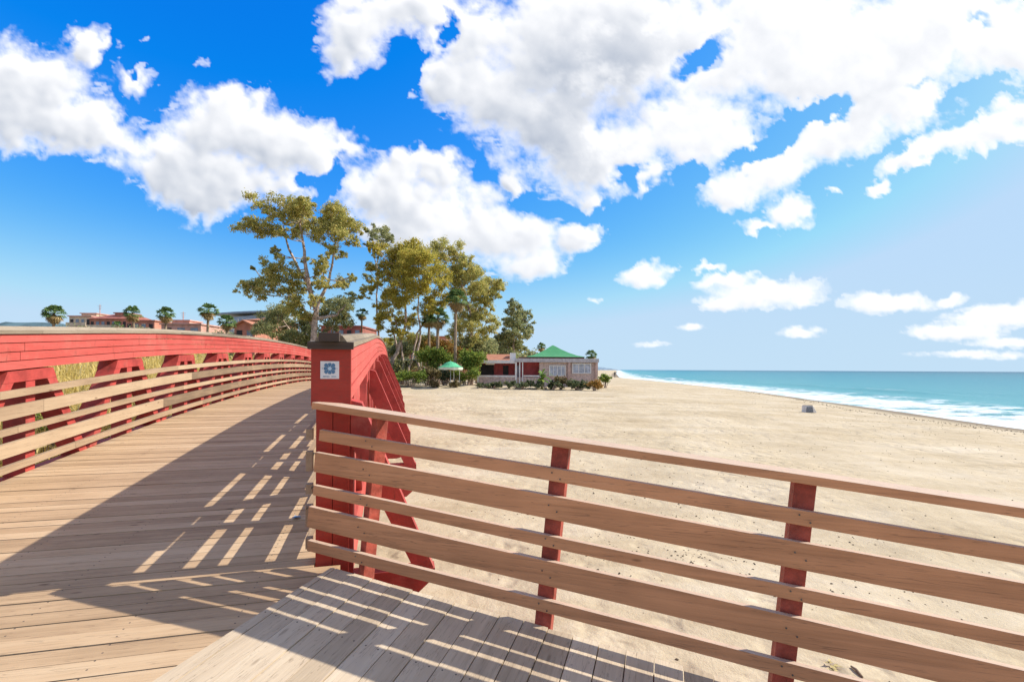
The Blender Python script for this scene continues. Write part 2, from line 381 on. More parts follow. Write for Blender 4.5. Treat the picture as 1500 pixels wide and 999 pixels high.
def smooth(x, a, b): t_ = np.clip((x - a) / (b - a), 0, 1); return t_ * t_ * (3 - 2 * t_)
def field(lst, X, Y):
    acc = np.zeros(X.shape)
    for cx_, cy_, rx, ry, tl, st in lst:
        if st <= 0: continue
        c_, s_ = math.cos(math.radians(tl)), math.sin(math.radians(tl)); x, y = X - cx_, Y - cy_
        d = np.sqrt(((x * c_ + y * s_) / rx) ** 2 + ((-x * s_ + y * c_) / ry) ** 2)
        k = np.clip(1.25 - d, 0, 1) * st
        acc = acc + k ** 4
    return np.clip(acc ** .25, 0, 1.3)
def cloud_fields(X, Y):
    """X, Y in the same units as the blob lists; returns cover and brightness"""
    near = smooth(Y, 500, 330)                                  # clouds far off look finer
    wx = (fbm(X, Y, 1 / 70, 4, 11) - .5); wy = (fbm(X, Y, 1 / 70, 4, 23) - .5)
    wx2 = (fbm(X, Y, 1 / 20, 5, 31, .6) - .5); wy2 = (fbm(X, Y, 1 / 20, 5, 43, .6) - .5)
    A = 34 * near + 7; B = 24 * near + 8
    Xw, Yw = X + wx * A + wx2 * B, Y + wy * A + wy2 * B
    F = field(CL, Xw, Yw) - 1.15 * field(HOLE, Xw, Yw)
    def bl(q): return .50 * worley(X * q / 62 + wx, Y * q / 50 + wy, 3) + .27 * worley(X * q / 30 + wx, Y * q / 26, 5) + .15 * worley(X * q / 14 + wx2, Y * q / 13, 7) + .08 * worley(X * q / 7, Y * q / 6.5, 8)
    bil = bl(1) * near + bl(2.4) * (1 - near)
    fb = fbm(X, Y * 1.2, 1 / 46, 8, 61, .62) * near + fbm(X, Y * 2, 1 / 26, 7, 71, .62) * (1 - near)
    den = F + (.50 * (bil - .52) + .80 * (fb - .5)) * smooth(F, -.1, .25) - .02
    st = fbm(X * .55 + Y * .5, Y * 1.6 - X * .3, 1 / 16, 5, 91, .6)        # torn wisps round the puffs
    den = np.maximum(den, .40 * smooth(F, .0, .22) * smooth(st, .46, .68))
    return den, bil, fb
def blur(a, r):
    for ax in (0, 1):
        c = np.cumsum(np.pad(a, [(r + 1, r) if i == ax else (0, 0) for i in (0, 1)], mode='edge'), axis=ax)
        a = (np.take(c, range(2 * r + 1, c.shape[ax]), axis=ax) - np.take(c, range(0, c.shape[ax] - 2 * r - 1), axis=ax)) / (2 * r + 1)
    return a
def shift(a, dx, dy):      # sample a at (x+dx, y+dy) cells
    return np.roll(np.roll(a, -dy, 0), -dx, 1)
def clouds(X, Y, cell):
    den, bil, fb = cloud_fields(X, Y)
    cover = smooth(den, .30, .52)
    wisp = smooth(den, .16, .36) * .35 * smooth(fb, .42, .6)
    cover = np.maximum(cover, wisp)
    T = np.clip(den - .30, 0, 1.0)
    Ts = blur(blur(T, max(1, int(7 / cell))), 2)
    occ = 0
    for k_, w_ in ((10, .3), (24, .3), (48, .25), (85, .2), (130, .15)):
        dx, dy = int(.55 * k_ / cell), -int(.83 * k_ / cell)
        occ = occ + w_ * np.clip(shift(Ts, dx, dy), 0, 1)
    d1 = shift(blur(T, 1), int(5 / cell), -int(7 / cell)) - blur(T, 1)
    big = np.exp(-(((X - 880) * .86 + (Y - 120) * .5) / 85) ** 2 - ((-(X - 880) * .5 + (Y - 120) * .86) / 190) ** 2)
    left = smooth(X, 1250, 500)
    sh_ = .85 * occ * (.4 + .6 * left) * smooth(T, .03, .4) + 1.1 * np.clip(blur(d1, 1), -.12, .3) * (.5 + .5 * left) + .32 * big * smooth(fb, .3, .6) + .25 * (fb - .5) * smooth(T, .1, .5)
    sh_ = sh_ - .06
    return np.clip(cover, 0, 1), np.clip(sh_, 0, 1)

CELL = 2.5
gx_, gy_ = np.arange(-190, 1700, CELL), np.arange(-200, 556, CELL)
Xg, Yg = np.meshgrid(gx_, gy_)
den_, _, _ = cloud_fields(Xg, Yg)
_, shd_ = clouds(Xg, Yg, CELL)
edge = smooth(Xg, -190, -120) * smooth(Xg, 1698, 1630) * smooth(Yg, -200, -120) * smooth(Yg, 556, 530)
den_ = den_ * edge
Ud, Vd = (Xg - 750) / 700, (541 - Yg) / 700
Rn = 14000 / np.sqrt(Ud ** 2 + 1 + Vd ** 2)
co = np.stack([Ud * Rn, Rn, Vd * Rn + E], -1).reshape(-1, 3).astype(np.float32)
ny_, nx_ = Xg.shape
ii = (np.arange(ny_ - 1)[:, None] * nx_ + np.arange(nx_ - 1)[None]).ravel()
fa = np.stack([ii, ii + 1, ii + 1 + nx_, ii + nx_], -1).astype(np.int32)
me = bpy.data.meshes.new('sky'); me.vertices.add(len(co)); me.vertices.foreach_set('co', co.ravel())
me.loops.add(fa.size); me.loops.foreach_set('vertex_index', fa.ravel()); me.polygons.add(len(fa))
me.polygons.foreach_set('loop_start', np.arange(0, fa.size, 4, dtype=np.int32)); me.update(calc_edges=True)
for nm_, ar in (('cover', den_), ('depth', shd_)):
    a_ = me.attributes.new(nm_, 'FLOAT', 'POINT'); a_.data.foreach_set('value', ar.ravel().astype(np.float32))
m_ = bpy.data.materials.new('cloud_layer'); m_.use_nodes = True; N = NT(m_.node_tree); m_.node_tree.nodes.clear()
O = N.v('SCALE', N.n('ShaderNodeTexCoord').outputs['Object'], scale=.001)
cv = N.n('ShaderNodeAttribute', attribute_name='cover').outputs['Fac']; dp = N.n('ShaderNodeAttribute', attribute_name='depth').outputs['Fac']
fn_ = N.noise(O, 4.5, 5, .65)
dn = N.m('MULTIPLY_ADD', N.m('SUBTRACT', fn_, .5), .30, cv)
al = N.m('MULTIPLY', N.m('POWER', N.sm(dn, .10, .80), .8), N.sm(cv, .04, .2))
sh_n = N.m('MULTIPLY_ADD', N.m('SUBTRACT', fn_, .5), .16, N.m('MULTIPLY', dp, .95), clamp=True)
cc_ = N.mix(sh_n, (.86, .86, .87, 1), (.33, .38, .47, 1))
em = N.n('ShaderNodeEmission'); N.l(cc_, em.inputs[0]); tr_ = N.n('ShaderNodeBsdfTransparent'); mx = N.n('ShaderNodeMixShader')
N.l(al, mx.inputs[0]); N.l(tr_.outputs[0], mx.inputs[1]); N.l(em.outputs[0], mx.inputs[2])
N.l(mx.outputs[0], N.n('ShaderNodeOutputMaterial').inputs[0])
m_.cycles.emission_sampling = 'NONE'
me.materials.append(m_); me.shade_smooth()
so = bpy.data.objects.new('sky', me); col.objects.link(so); tag(so, kind='structure')

# ------------------------------------------------------------------ bridge
db = Vector((-.243, .970, 0)); pb = Vector((.970, .243, 0))
def zdeck(s):
    if s < 3.5: return E - .575 - .0021 * 18.5 ** 2 + .0777 * (s - 3.5) - .05
    k = max(0, min(1, (10 - s) / 5)); return E - .575 - .0021 * (22 - s) ** 2 - .05 * k * k * (3 - 2 * k)
def BP(s, p, h): return db * s + pb * p + Vector((0, 0, zdeck(s) + h))
def sweep(mb, prof, s0, s1, st=.7):      # prof: (p, h) polygon
    n = max(1, int(math.ceil((s1 - s0) / st))); b = len(mb.v); k = len(prof)
    for i in range(n + 1):
        s = s0 + (s1 - s0) * i / n
        for p, h in prof: mb.v.append(BP(s, p, h))
    for i in range(n):
        for j in range(k):
            j2 = (j + 1) % k; mb.f.append((b + i * k + j, b + (i + 1) * k + j, b + (i + 1) * k + j2, b + i * k + j2))
    mb.f.append(tuple(b + j for j in range(k))); mb.f.append(tuple(b + n * k + j for j in reversed(range(k))))
def rect(p0, p1, h0, h1): return [(p0, h0), (p1, h0), (p1, h1), (p0, h1)]
def plate(mb, poly, p0, p1):             # poly in (s, h)
    mb.prism([BP(s, p0, h) for s, h in poly], [BP(s, p1, h) for s, h in poly])
def cross(mb, poly, s0, s1):             # poly in (p, h)
    mb.prism([BP(s0, p, h) for p, h in poly], [BP(s1, p, h) for p, h in poly])
bridge = empty('footbridge', BP(3.5, -2.2, 0))
tag(bridge, 'long arched red timber footbridge with plank deck and trussed sides', 'bridge')
S0, S1 = 3.5, 40.5
PL_IN, PR_IN, TH = -3.82, -.532, .25
# crease between the bridge boards and the landing boards
def crease_p(s): return -.388 + .692 * (s - 3.386)
mb = MB(); s = -1.3; rr = random.Random(3)
while s < 41:
    wd = .118; hj = rr.uniform(-.0025, .0025)
    if s + wd < S0 - .01:
        poly = clip([(s, -3.9), (s + wd, -3.9), (s + wd, .5), (s, .5)], -.692, 1, -.388 - .692 * 3.386 - .004)
        poly = [q for q in poly]
    else: poly = [(s, -3.84), (s + wd, -3.84), (s + wd, -.512), (s, -.512)]
    if len(poly) > 2:
        if len(poly) and rr.random() < .999:
            mb.prism([BP(a, p, -.035) for a, p in poly], [BP(a, p, hj) for a, p in poly])
    s += wd + .0075
mb.build('deck', M['deck'], bridge)
mb = MB()                                  # joists under the deck
for p in (-3.3, -2.75, -2.2, -1.65, -1.1): sweep(mb, rect(p - .06, p + .06, -.30, -.04), -.6, 41)
mb.build('joist', M['redv'], bridge)
RH = [(.916, .841), (.759, .625), (.532, .465), (.384, .242), (.157, .085)]
def truss(side, p_in):
    sg = 1 if side == 'R' else -1
    a, b_ = (p_in, p_in + TH) if sg > 0 else (p_in - TH, p_in)
    tr = MB()
    # bottom chord is the part's own body
    sweep(tr, rect(a + .02, b_ - .02, -.36, -.045), S0 + .02, S1)
    t_ = tr.build('truss', M['red'], bridge)
    if side == 'L': t_['label'] = 'far side truss, its face lit bright red'
    for k in range(4):                    # laminated top chord, each board its own layer in butted lengths
        mbk = MB(); h1 = 1.49 - k * .0945; s = S0 + .0
        jg = .004 * ((k * 7) % 3)
        first = True
        while s < S1:
            L = rr.uniform(3.2, 5.4) if not first else rr.uniform(1.2, 4.5); e = min(S1, s + L); first = False
            sweep(mbk, rect(a + jg, b_ - jg, h1 - .086, h1), s + .003, e - .003); s = e
        mbk.build('chord_board', M['red'], t_)
    c_ = MB(); s = S0 - .03
    while s < S1:
        e = min(S1, s + rr.uniform(2.6, 4.4)); sweep(c_, rect(a - .024, b_ + .024, 1.495, 1.528), s + .003, e, .6); s = e
    s = S0 - .05
    while s < S1:
        e = min(S1, s + rr.uniform(2.2, 3.8)); mid = (a + b_) / 2
        sweep(c_, [(a + .02, 1.53), (b_ - .02, 1.53), (b_ - .05, 1.572), (a + .05, 1.572)], s + .004, e, .6); s = e
    c_.build('cap', M['cap'], t_)
    nodes = [4.33 + 2.03 * k for k in range(18)]
    i0, i1 = a + .012, b_ - .012
    for n in nodes:
        m1 = MB(); plate(m1, [(n - .40, .985), (n + .40, .985), (n + .34, 1.105), (n - .34, 1.105)], i0, i1); m1.build('gusset', M['redv'], t_)
        m1 = MB(); plate(m1, [(n - .07, -.045), (n + .07, -.045), (n + .07, .983), (n - .07, .983)], i0 + .012, i1 - .012); m1.build('post', M['redv'], t_)
        for q in (-1, 1):
            if n + q > S1 or (n < 5 and q < 0): continue
            lo, hi = (max(n - 1.02, S0 + .12), n - .39) if q < 0 else (n + .39, n + 1.02)
            m1 = MB()
            if q < 0: pl = [(lo, -.045), (lo + .15, -.045), (n - .25, .983), (n - .40, .983)]
            else: pl = [(hi - .15, -.045), (hi, -.045), (n + .40, .983), (n + .25, .983)]
            plate(m1, pl, i0 + .004, i1 - .004); m1.build('diagonal', M['redv'], t_)
    outs = [3.56] + nodes[1:]
    o0 = b_ if sg > 0 else a
    for n in outs:
        X = lambda d: o0 + sg * d
        m1 = MB(); oh = -.10; ob = -.30 if n < 4 else -.54
        pl = [(X(-.2), ob), (X(.36), ob), (X(.47), ob + .03), (X(.55), ob + .10), (X(.59), ob + .17), (X(.59), oh), (X(-.2), oh)]
        cross(m1, pl if sg > 0 else list(reversed(pl)), n - .055, n + .055); m1.build('outrigger', M['redv'], t_)
        m1 = MB()
        pl = [(X(.44), oh + .002), (X(.58), oh + .002), (X(.075), 1.10), (X(.002), 1.12), (X(.002), .82)]
        cross(m1, pl if sg > 0 else list(reversed(pl)), n - .05, n + .05); m1.build('brace', M['redv'], t_)
    if side == 'R':
        m1 = MB()
        cross(m1, rect(a - .003, b_ + .004, 1.09, 1.49), S0 - .022, S0 + .03)
        m1.build('end_panel', M['redend'], t_)
        m1 = MB()
        for j in range(2): cross(m1, rect(a + .028 + j * (TH - .03) / 2, a + .024 + (j + 1) * (TH - .03) / 2, -.36, 1.086), S0 - .003, S0 + .10)
        m1.build('end_post', M['redend'], t_)
        m1 = MB(); cross(m1, rect(b_ - .004, b_ + .022, -.36, 1.086), S0 + .03, S0 + .085); m1.build('end_trim', M['redv'], t_)
        m1 = MB(); mid = (a + b_) / 2
        cross(m1, rect(a - .022, b_ + .022, 1.478, 1.527), S0 - .055, S0 - .024)
        cross(m1, rect(mid - .064 - .004, mid + .064 - .004, 1.533, 1.59), S0 - .115, S0 + .02)
        m1.build('end_cap', M['endcap'], t_)
    # inner guard rails
    r0, r1 = (p_in - .047, p_in - .003) if sg > 0 else (p_in + .003, p_in + .047)
    for (hh, hl) in RH:
        m1 = MB(); s = S0 + (.06 if sg > 0 else -.0) ; first = True
        while s < S1:
            e = min(S1, s + (4.06 if not first else rr.uniform(1.5, 3.9))); first = False
            sweep(m1, rect(r0, r1, hl, hh), s + .002, e - .002); s = e
        m1.build('guard_rail', M['brail'], t_)
    return t_
M['redend'] = wood('shaded_red_end_wood', [(.15, (.22, .028, .018)), (.5, (.36, .042, .028)), (.85, (.44, .06, .038))], 0, rough=.6, spread=.3, knots=False, bs=.5)  # darker copy of the red stain, the end's shade put into its colour
truss('L', PL_IN); truss('R', PR_IN)

# ------------------------------------------------------------------ emblem plate on the end panel
sg_c = BP(S0 - .022, (PR_IN * 2 + TH) / 2 - .008, 1.335)
def onp(u, v_, d): return sg_c + pb * u + Vector((0, 0, v_)) - db * d
def sheet(mb, poly, d0, d1): mb.prism([onp(u, v_, d0) for u, v_ in poly], [onp(u, v_, d1) for u, v_ in poly])
M['enamel'] = plain('white_enamel', (.68, .66, .66), .35, .06, 20, .5)
M['emblue'] = plain('emblem_blue', (.07, .17, .30), .4, .1, 20, .5)
M['empale'] = plain('emblem_pale_blue', (.42, .60, .75), .4, .1, 20, .5)
plq = empty('emblem_plate', onp(0, 0, 0))
tag(plq, 'small square white plate with blue flower-like emblem on red pillar', 'sign')
m1 = MB(); sheet(m1, [(-.06, -.06), (.06, -.06), (.06, .06), (-.06, .06)], .001, .006); m1.build('plate', M['enamel'], plq)
m1 = MB()
for k in range(8):
    a = k * math.pi / 4; r1_, r2_, hw = .012, .038 if k % 2 == 0 else .044, .013
    ca, sa = math.cos(a), math.sin(a)
    q = [(r1_, -.004), (r2_ - .008, -hw), (r2_, -hw * .5), (r2_, hw * .5), (r2_ - .008, hw), (r1_, .004)]
    sheet(m1, [(x * ca - y * sa, .010 + x * sa + y * ca) for x, y in q], .0065, .0075)
for u in (-.052, .052): m1.box(onp(u * .9, .010, .007), .006, .0015, .004)
m1.build('emblem', M['emblue'], plq)
m1 = MB(); sheet(m1, [(.010 * math.cos(k * .5236), .010 + .010 * math.sin(k * .5236)) for k in range(12)], .008, .009); m1.build('emblem_centre', M['empale'], plq)
m1 = MB(); u = -.042
rq = random.Random(5)
while u < .042:                       # line of small lettering, too fine to read in the photograph
    wd = rq.uniform(.003, .006)
    if abs(u) > .007: sheet(m1, [(u, -.048), (u + wd, -.048), (u + wd, -.048 + rq.uniform(.005, .008)), (u, -.042)], .0065, .0073)
    u += wd + .002
m1.build('caption', M['emblue'], plq)

# ------------------------------------------------------------------ landing
nf_ = Vector((.3045, .9526, 0)); df = Vector((-.9526, .3045, 0)); F0 = Vector((.557, 2.6, 0)) - nf_ * 0
Q0 = F0.dot(nf_)
def lz(X, Y): return E - 1.322 - .0772 * (X + 1.199) + .0976 * (Y - 3.19)
def LP(t, q, h):
    p = F0 + df * t + nf_ * (q - Q0); return Vector((p.x, p.y, lz(p.x, p.y) + h))
mb = MB(); t = 2.25
while t > -6.5:
    wd = .139
    poly = [(t - wd, -2.5), (t, -2.5), (t, 2.668 + rr.uniform(-.004, .004)), (t - wd, 2.668)]
    poly = clip(poly, 1, .0502, 1.853 + .0502 * 2.674 - .004)
    hj = rr.uniform(-.0025, .0025)
    if len(poly) > 2: mb.prism([LP(a, q, -.04) for a, q in poly], [LP(a, q, hj) for a, q in poly])
    t -= wd + .0062
land = mb.build('boardwalk', M['landing']); tag(land, kind='structure')
mb = MB()
for q in (2.55, 1.7, .8): mb.prism([LP(1.8, q - .05, -.24), LP(-6.4, q - .05, -.24), LP(-6.4, q + .05, -.24), LP(1.8, q + .05, -.24)], [LP(1.8, q - .05, -.045), LP(-6.4, q - .05, -.045), LP(-6.4, q + .05, -.045), LP(1.8, q + .05, -.045)])
for t in (-5.5, -3.5, -1.5, .5):
    for q in (2.4, .9):
        a = LP(t, q, -.2); mb.box((a.x, a.y, E - 3.2), .14, .14, a.z - E + 3.2, 0, True)
j = mb.build('boardwalk_frame', M['redv']); tag(j, kind='structure')
# fence
QF = 2.646
def fz(t): p = F0 + df * t; return lz(p.x, p.y)
fs = (fz(1) - fz(0)) * .93
def FP(t, q, h):
    tt = t - fs * h
    p = F0 + df * tt + nf_ * (q - Q0); return Vector((p.x, p.y, fz(0) + fs * tt + .006 + h))
fence = empty('timber_railing', FP(0, QF, -.05))
tag(fence, 'brown five-rail timber railing with red posts between boardwalk and sand', 'fence')
def frail(name, t0, t1, q0, q1, h0, h1, n=14):
    mb = MB(); b = 0
    ts = [t0 + (t1 - t0) * i / n for i in range(n + 1)]
    rows = []
    for i, t in enumerate(ts):
        wv_ = .0025 * math.sin(t * 2.1 + h0 * 9)
        for q, h in ((q0, h0), (q1, h0), (q1, h1), (q0, h1)): mb.v.append(FP(t, q, h + wv_))
    for i in range(n):
        for j in range(4):
            j2 = (j + 1) % 4; mb.f.append((i * 4 + j, (i + 1) * 4 + j, (i + 1) * 4 + j2, i * 4 + j2))
    mb.f.append((0, 1, 2, 3)); mb.f.append(tuple(n * 4 + j for j in (3, 2, 1, 0)))
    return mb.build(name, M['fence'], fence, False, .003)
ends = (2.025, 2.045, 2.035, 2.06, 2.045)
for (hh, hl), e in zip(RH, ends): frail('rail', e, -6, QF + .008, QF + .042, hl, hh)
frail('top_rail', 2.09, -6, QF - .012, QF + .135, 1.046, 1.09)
for i, t in enumerate((1.632, .405, -.828, -2.05, -3.27, -4.49)):
    mb = MB(); hw, th = (.048, .085)
    if i == 0:                                # this post is set turned on its corner
        a0 = Vector(FP(t, QF + .11, 0)); c_, s_ = math.cos(R(52)), math.sin(R(52))
        pts = []
        for h in (-.9, 1.044):
            cc = FP(t, QF + .105, h)
            for x, y in ((-.045, -.03), (.045, -.03), (.045, .03), (-.045, .03)): pts.append(cc + Vector((x * c_ - y * s_, x * s_ + y * c_, 0)))
        mb.hexa(pts)
    else:
        mb.hexa([FP(t + a, q, h) for h in (-.9, 1.044) for a, q in ((hw, QF + .045), (-hw, QF + .045), (-hw, QF + .045 + th), (hw, QF + .045 + th))])
    p_ = mb.build('post', M['post'], fence, False, .004)
    for hh, hl in RH:
        for dt in (-.025, .025):
            mb = MB()
            mb.lathe([(.0001, 0), (.005, .0), (.005, .002), (.0001, .003)], (0, 0, 0), 6)
            c0 = FP(t + dt, QF - .001, (hh + hl) / 2 + dt * .6)
            for k in range(len(mb.v) - 24, len(mb.v)):
                v_ = mb.v[k]; mb.v[k] = c0 + df * v_.x + Vector((0, 0, v_.y)) - nf_ * v_.z
            if i < 3: mb.build('bolt', M['steel'], fence)
mb = MB()
for (hh, hl), e in list(zip(RH, ends))[1:4]:
    for hq in (hh - .015, ):
        a = FP(e + .002, QF + .02, hq); mb.tube([a, a + df * .018 + Vector((0, 0, .004)), a + df * .022 + Vector((0, 0, -.012))], [.005, .005, .004], 6)
mb.build('end_hook', M['steel'], fence)
#VEG

# ------------------------------------------------------------------ foliage
def leafmat(name, stops, trans=.35, rough=.6):
    m_ = bpy.data.materials.new(name); m_.use_nodes = True; N = NT(m_.node_tree); b = m_.node_tree.nodes['Principled BSDF']
    geo = N.n('ShaderNodeNewGeometry'); t = N.n('ShaderNodeTexCoord')
    f = N.m('ADD', N.m('MULTIPLY', geo.outputs['Random Per Island'], .6), N.m('MULTIPLY', N.noise(t.outputs['Object'], 1.1, 4, .65), .6))
    c = ramp(N, N.m('SUBTRACT', f, .08), stops)
    N.l(c, b.inputs['Base Color']); b.inputs['Roughness'].default_value = rough; b.inputs['Specular IOR Level'].default_value = .2
    tl = N.n('ShaderNodeBsdfTranslucent'); N.l(c, tl.inputs[0]); mx = N.n('ShaderNodeMixShader'); mx.inputs[0].default_value = trans
    out = m_.node_tree.nodes['Material Output']
    N.l(b.outputs[0], mx.inputs[1]); N.l(tl.outputs[0], mx.inputs[2]); N.l(mx.outputs[0], out.inputs[0])
    return m_
M['euc'] = leafmat('eucalyptus_leaves', [(.12, (.17, .19, .06)), (.36, (.40, .41, .13)), (.6, (.62, .57, .18)), (.85, (.74, .56, .22))], .55)
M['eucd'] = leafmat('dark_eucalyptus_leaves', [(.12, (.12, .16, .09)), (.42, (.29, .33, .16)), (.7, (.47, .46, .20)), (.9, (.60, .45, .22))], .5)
M['eucy'] = leafmat('yellow_eucalyptus_leaves', [(.12, (.17, .18, .04)), (.4, (.45, .42, .08)), (.65, (.64, .54, .11)), (.88, (.70, .50, .14))], .55)
M['palm'] = leafmat('palm_fronds', [(.15, (.04, .09, .03)), (.5, (.11, .20, .06)), (.85, (.27, .34, .11))], .3)
M['palmdry'] = leafmat('dry_palm_fronds', [(.15, (.22, .14, .05)), (.5, (.40, .28, .12)), (.85, (.55, .42, .2))], .2)
M['shrub'] = leafmat('shrub_leaves', [(.15, (.08, .14, .03)), (.5, (.20, .29, .055)), (.85, (.42, .44, .09))], .4)
M['shrubd'] = leafmat('dark_shrub_leaves', [(.15, (.06, .09, .045)), (.5, (.13, .17, .08)), (.85, (.24, .24, .11))], .35)
M['dryshrub'] = leafmat('dry_shrub_leaves', [(.15, (.10, .08, .035)), (.5, (.20, .165, .07)), (.85, (.32, .25, .12))], .25)
M['reed'] = leafmat('dry_reed', [(.12, (.34, .27, .06)), (.5, (.70, .54, .17)), (.85, (.86, .71, .33))], .45)
M['banana'] = leafmat('broad_leaves', [(.15, (.05, .13, .02)), (.5, (.13, .27, .04)), (.85, (.35, .42, .08))], .35)
M['orange'] = leafmat('orange_flower_shrub', [(.15, (.14, .12, .03)), (.5, (.40, .24, .06)), (.85, (.62, .34, .10))], .3)
M['bark'] = plain('eucalyptus_bark', (.42, .32, .26), .85, .6, 3.5, .2, 0, .4, 8)
M['barkd'] = plain('palm_bark', (.27, .20, .14), .9, .35, 4, .2, 0, .5, 10)
def leaves(name, cl, mat_, parent, seed, ll=.22, lw=.085, dens=1.0, droop=.6, spread=0, flat=.8):
    """cl: list of (centre, radius); leaves gather in tufts inside each clump"""
    rg = np.random.default_rng(seed); Vv = []
    if spread:                        # loose sprays between and around the clumps
        cl = [(c, r * rg.uniform(.72, .98)) for c, r in cl] + [(np.array(c) + np.clip(rg.normal(size=3), -1.15, 1.15) * r * np.array([1.1, 1.0, .85]), r * rg.uniform(.25, .62)) for c, r in cl for _ in range(spread)]
    for c, r in cl:
        nt_ = max(8, int(40 * (r / 1.3) ** 1.5 * dens))
        d = rg.normal(size=(nt_, 3)); d /= np.linalg.norm(d, axis=1)[:, None]
        rad = r * 1.15 * rg.uniform(.12, 1.1, (nt_, 1)) ** .6
        tc_ = np.array(c) + d * rad * np.array([1, 1, flat])
        tr = r * rg.uniform(.22, .55, nt_)
        for k in range(nt_):
            nl = int(34 * (tr[k] / .35) ** 1.3 * min(1.4, .22 / ll)) + 8
            p = tc_[k] + rg.normal(size=(nl, 3)) * tr[k] * np.array([.8, .8, .6])
            a = rg.normal(size=(nl, 3)); a[:, 2] -= droop; a /= np.linalg.norm(a, axis=1)[:, None]
            u = np.cross(a, rg.normal(size=(nl, 3))); u /= np.linalg.norm(u, axis=1)[:, None] + 1e-6
            L = ll * rg.uniform(.6, 1.3, (nl, 1)); Wd = lw * rg.uniform(.7, 1.3, (nl, 1))
            Vv.append(np.stack([p - a * L * .5, p + u * Wd, p + a * L * .5, p - u * Wd], 1))
    Vv = np.concatenate(Vv).astype(np.float32); n = len(Vv)
    me = bpy.data.meshes.new(name); me.vertices.add(n * 4)
    base = Vector((0, 0, 0)); q = parent
    while q is not None: base += Vector(q.location); q = q.parent
    me.vertices.foreach_set('co', (Vv.reshape(-1, 3) - np.array(base, dtype=np.float32)).ravel())
    me.loops.add(n * 4); me.loops.foreach_set('vertex_index', np.arange(n * 4, dtype=np.int32))
    me.polygons.add(n); me.polygons.foreach_set('loop_start', np.arange(0, n * 4, 4, dtype=np.int32)); me.update(calc_edges=True)
    me.materials.append(mat_)
    o = bpy.data.objects.new(name, me); col.objects.link(o)
    if parent is not None: o.parent = parent
    return o
def px_tree(name, label, group, D, trunks, clumps, ox, oy, sc, leafm, seed, base_z=None, r0=.28, dens=1.5, ll=.165, depth=2.2):
    """trunks: lists of picture points (base first), clumps: (x, y, r) in the same picture crop; all carried to D metres ahead"""
    rg = random.Random(seed); k = D / 700
    def pt(x, y, dd=0): return at(ox + x / sc, oy + y / sc, D + dd) if dd == 0 else at(ox + x / sc, oy + y / sc, D) + Vector((0, dd, 0))
    b0 = pt(*trunks[0][0]); 
    if base_z is not None: b0.z = base_z
    root = empty(name, b0); tag(root, label, 'tree', group)
    tb = MB(); tips = []
    for ti, tr in enumerate(trunks):
        P_ = [pt(x, y, rg.uniform(-.3, .3) + (ti * .5 if i else 0)) for i, (x, y) in enumerate(tr)]
        if base_z is not None and ti == 0: P_[0] = b0.copy()
        fine = []
        for i in range(len(P_) - 1):
            for j in range(3):
                f_ = j / 3; w_ = Vector((rg.uniform(-.1, .1), rg.uniform(-.1, .1), 0)) if (i or j) else Vector((0, 0, 0))
                fine.append(P_[i].lerp(P_[i + 1], f_) + w_)
        fine.append(P_[-1]); n = len(fine)
        rr_ = (r0 * .85 if ti == 0 else r0 * .5)
        rs = [rr_ * (1 - .78 * i / (n - 1)) for i in range(n)]
        tb.tube(fine, rs, 8); tips += [(p, r) for p, r in zip(fine[n // 4:], rs[n // 4:])]
    cl = []
    for (x, y, r) in clumps:
        c = pt(x, y, rg.uniform(-depth, depth)); rad = r / sc * k
        cl.append((c, rad * .9))
        bp, br = min(tips, key=lambda q: (q[0] - c).length + max(0, q[0].z - c.z) * 1.2)
        mid = bp.lerp(c, .5) + Vector((rg.uniform(-.4, .4), rg.uniform(-.3, .3), -.12 * (c - bp).length + rg.uniform(-.2, .2)))
        rr_ = min(br * .5, .07)
        tb.tube([bp, bp.lerp(mid, .55) , mid, mid.lerp(c, .5) + Vector((0, 0, .1)), c], [rr_, rr_ * .8, rr_ * .6, rr_ * .42, .018], 5)
        for q in range(3):
            e = c + Vector((rg.uniform(-1, 1), rg.uniform(-1, 1), rg.uniform(-.5, .9))) * rad * .8
            tb.tube([mid, mid.lerp(e, .6) + Vector((0, 0, -.08)), e], [rr_ * .4, .022, .01], 4)
    tb.build('trunk', M['bark'], root, True)
    leaves('crown', cl, leafm, root, seed, ll, ll * .33, dens, .6, 6)
    return root
GZ = lambda x, y: sand_z(x, y)
OX, OY, SC = 340, 270, 3.222
TG = 'eucalyptus trees beyond the bridge'
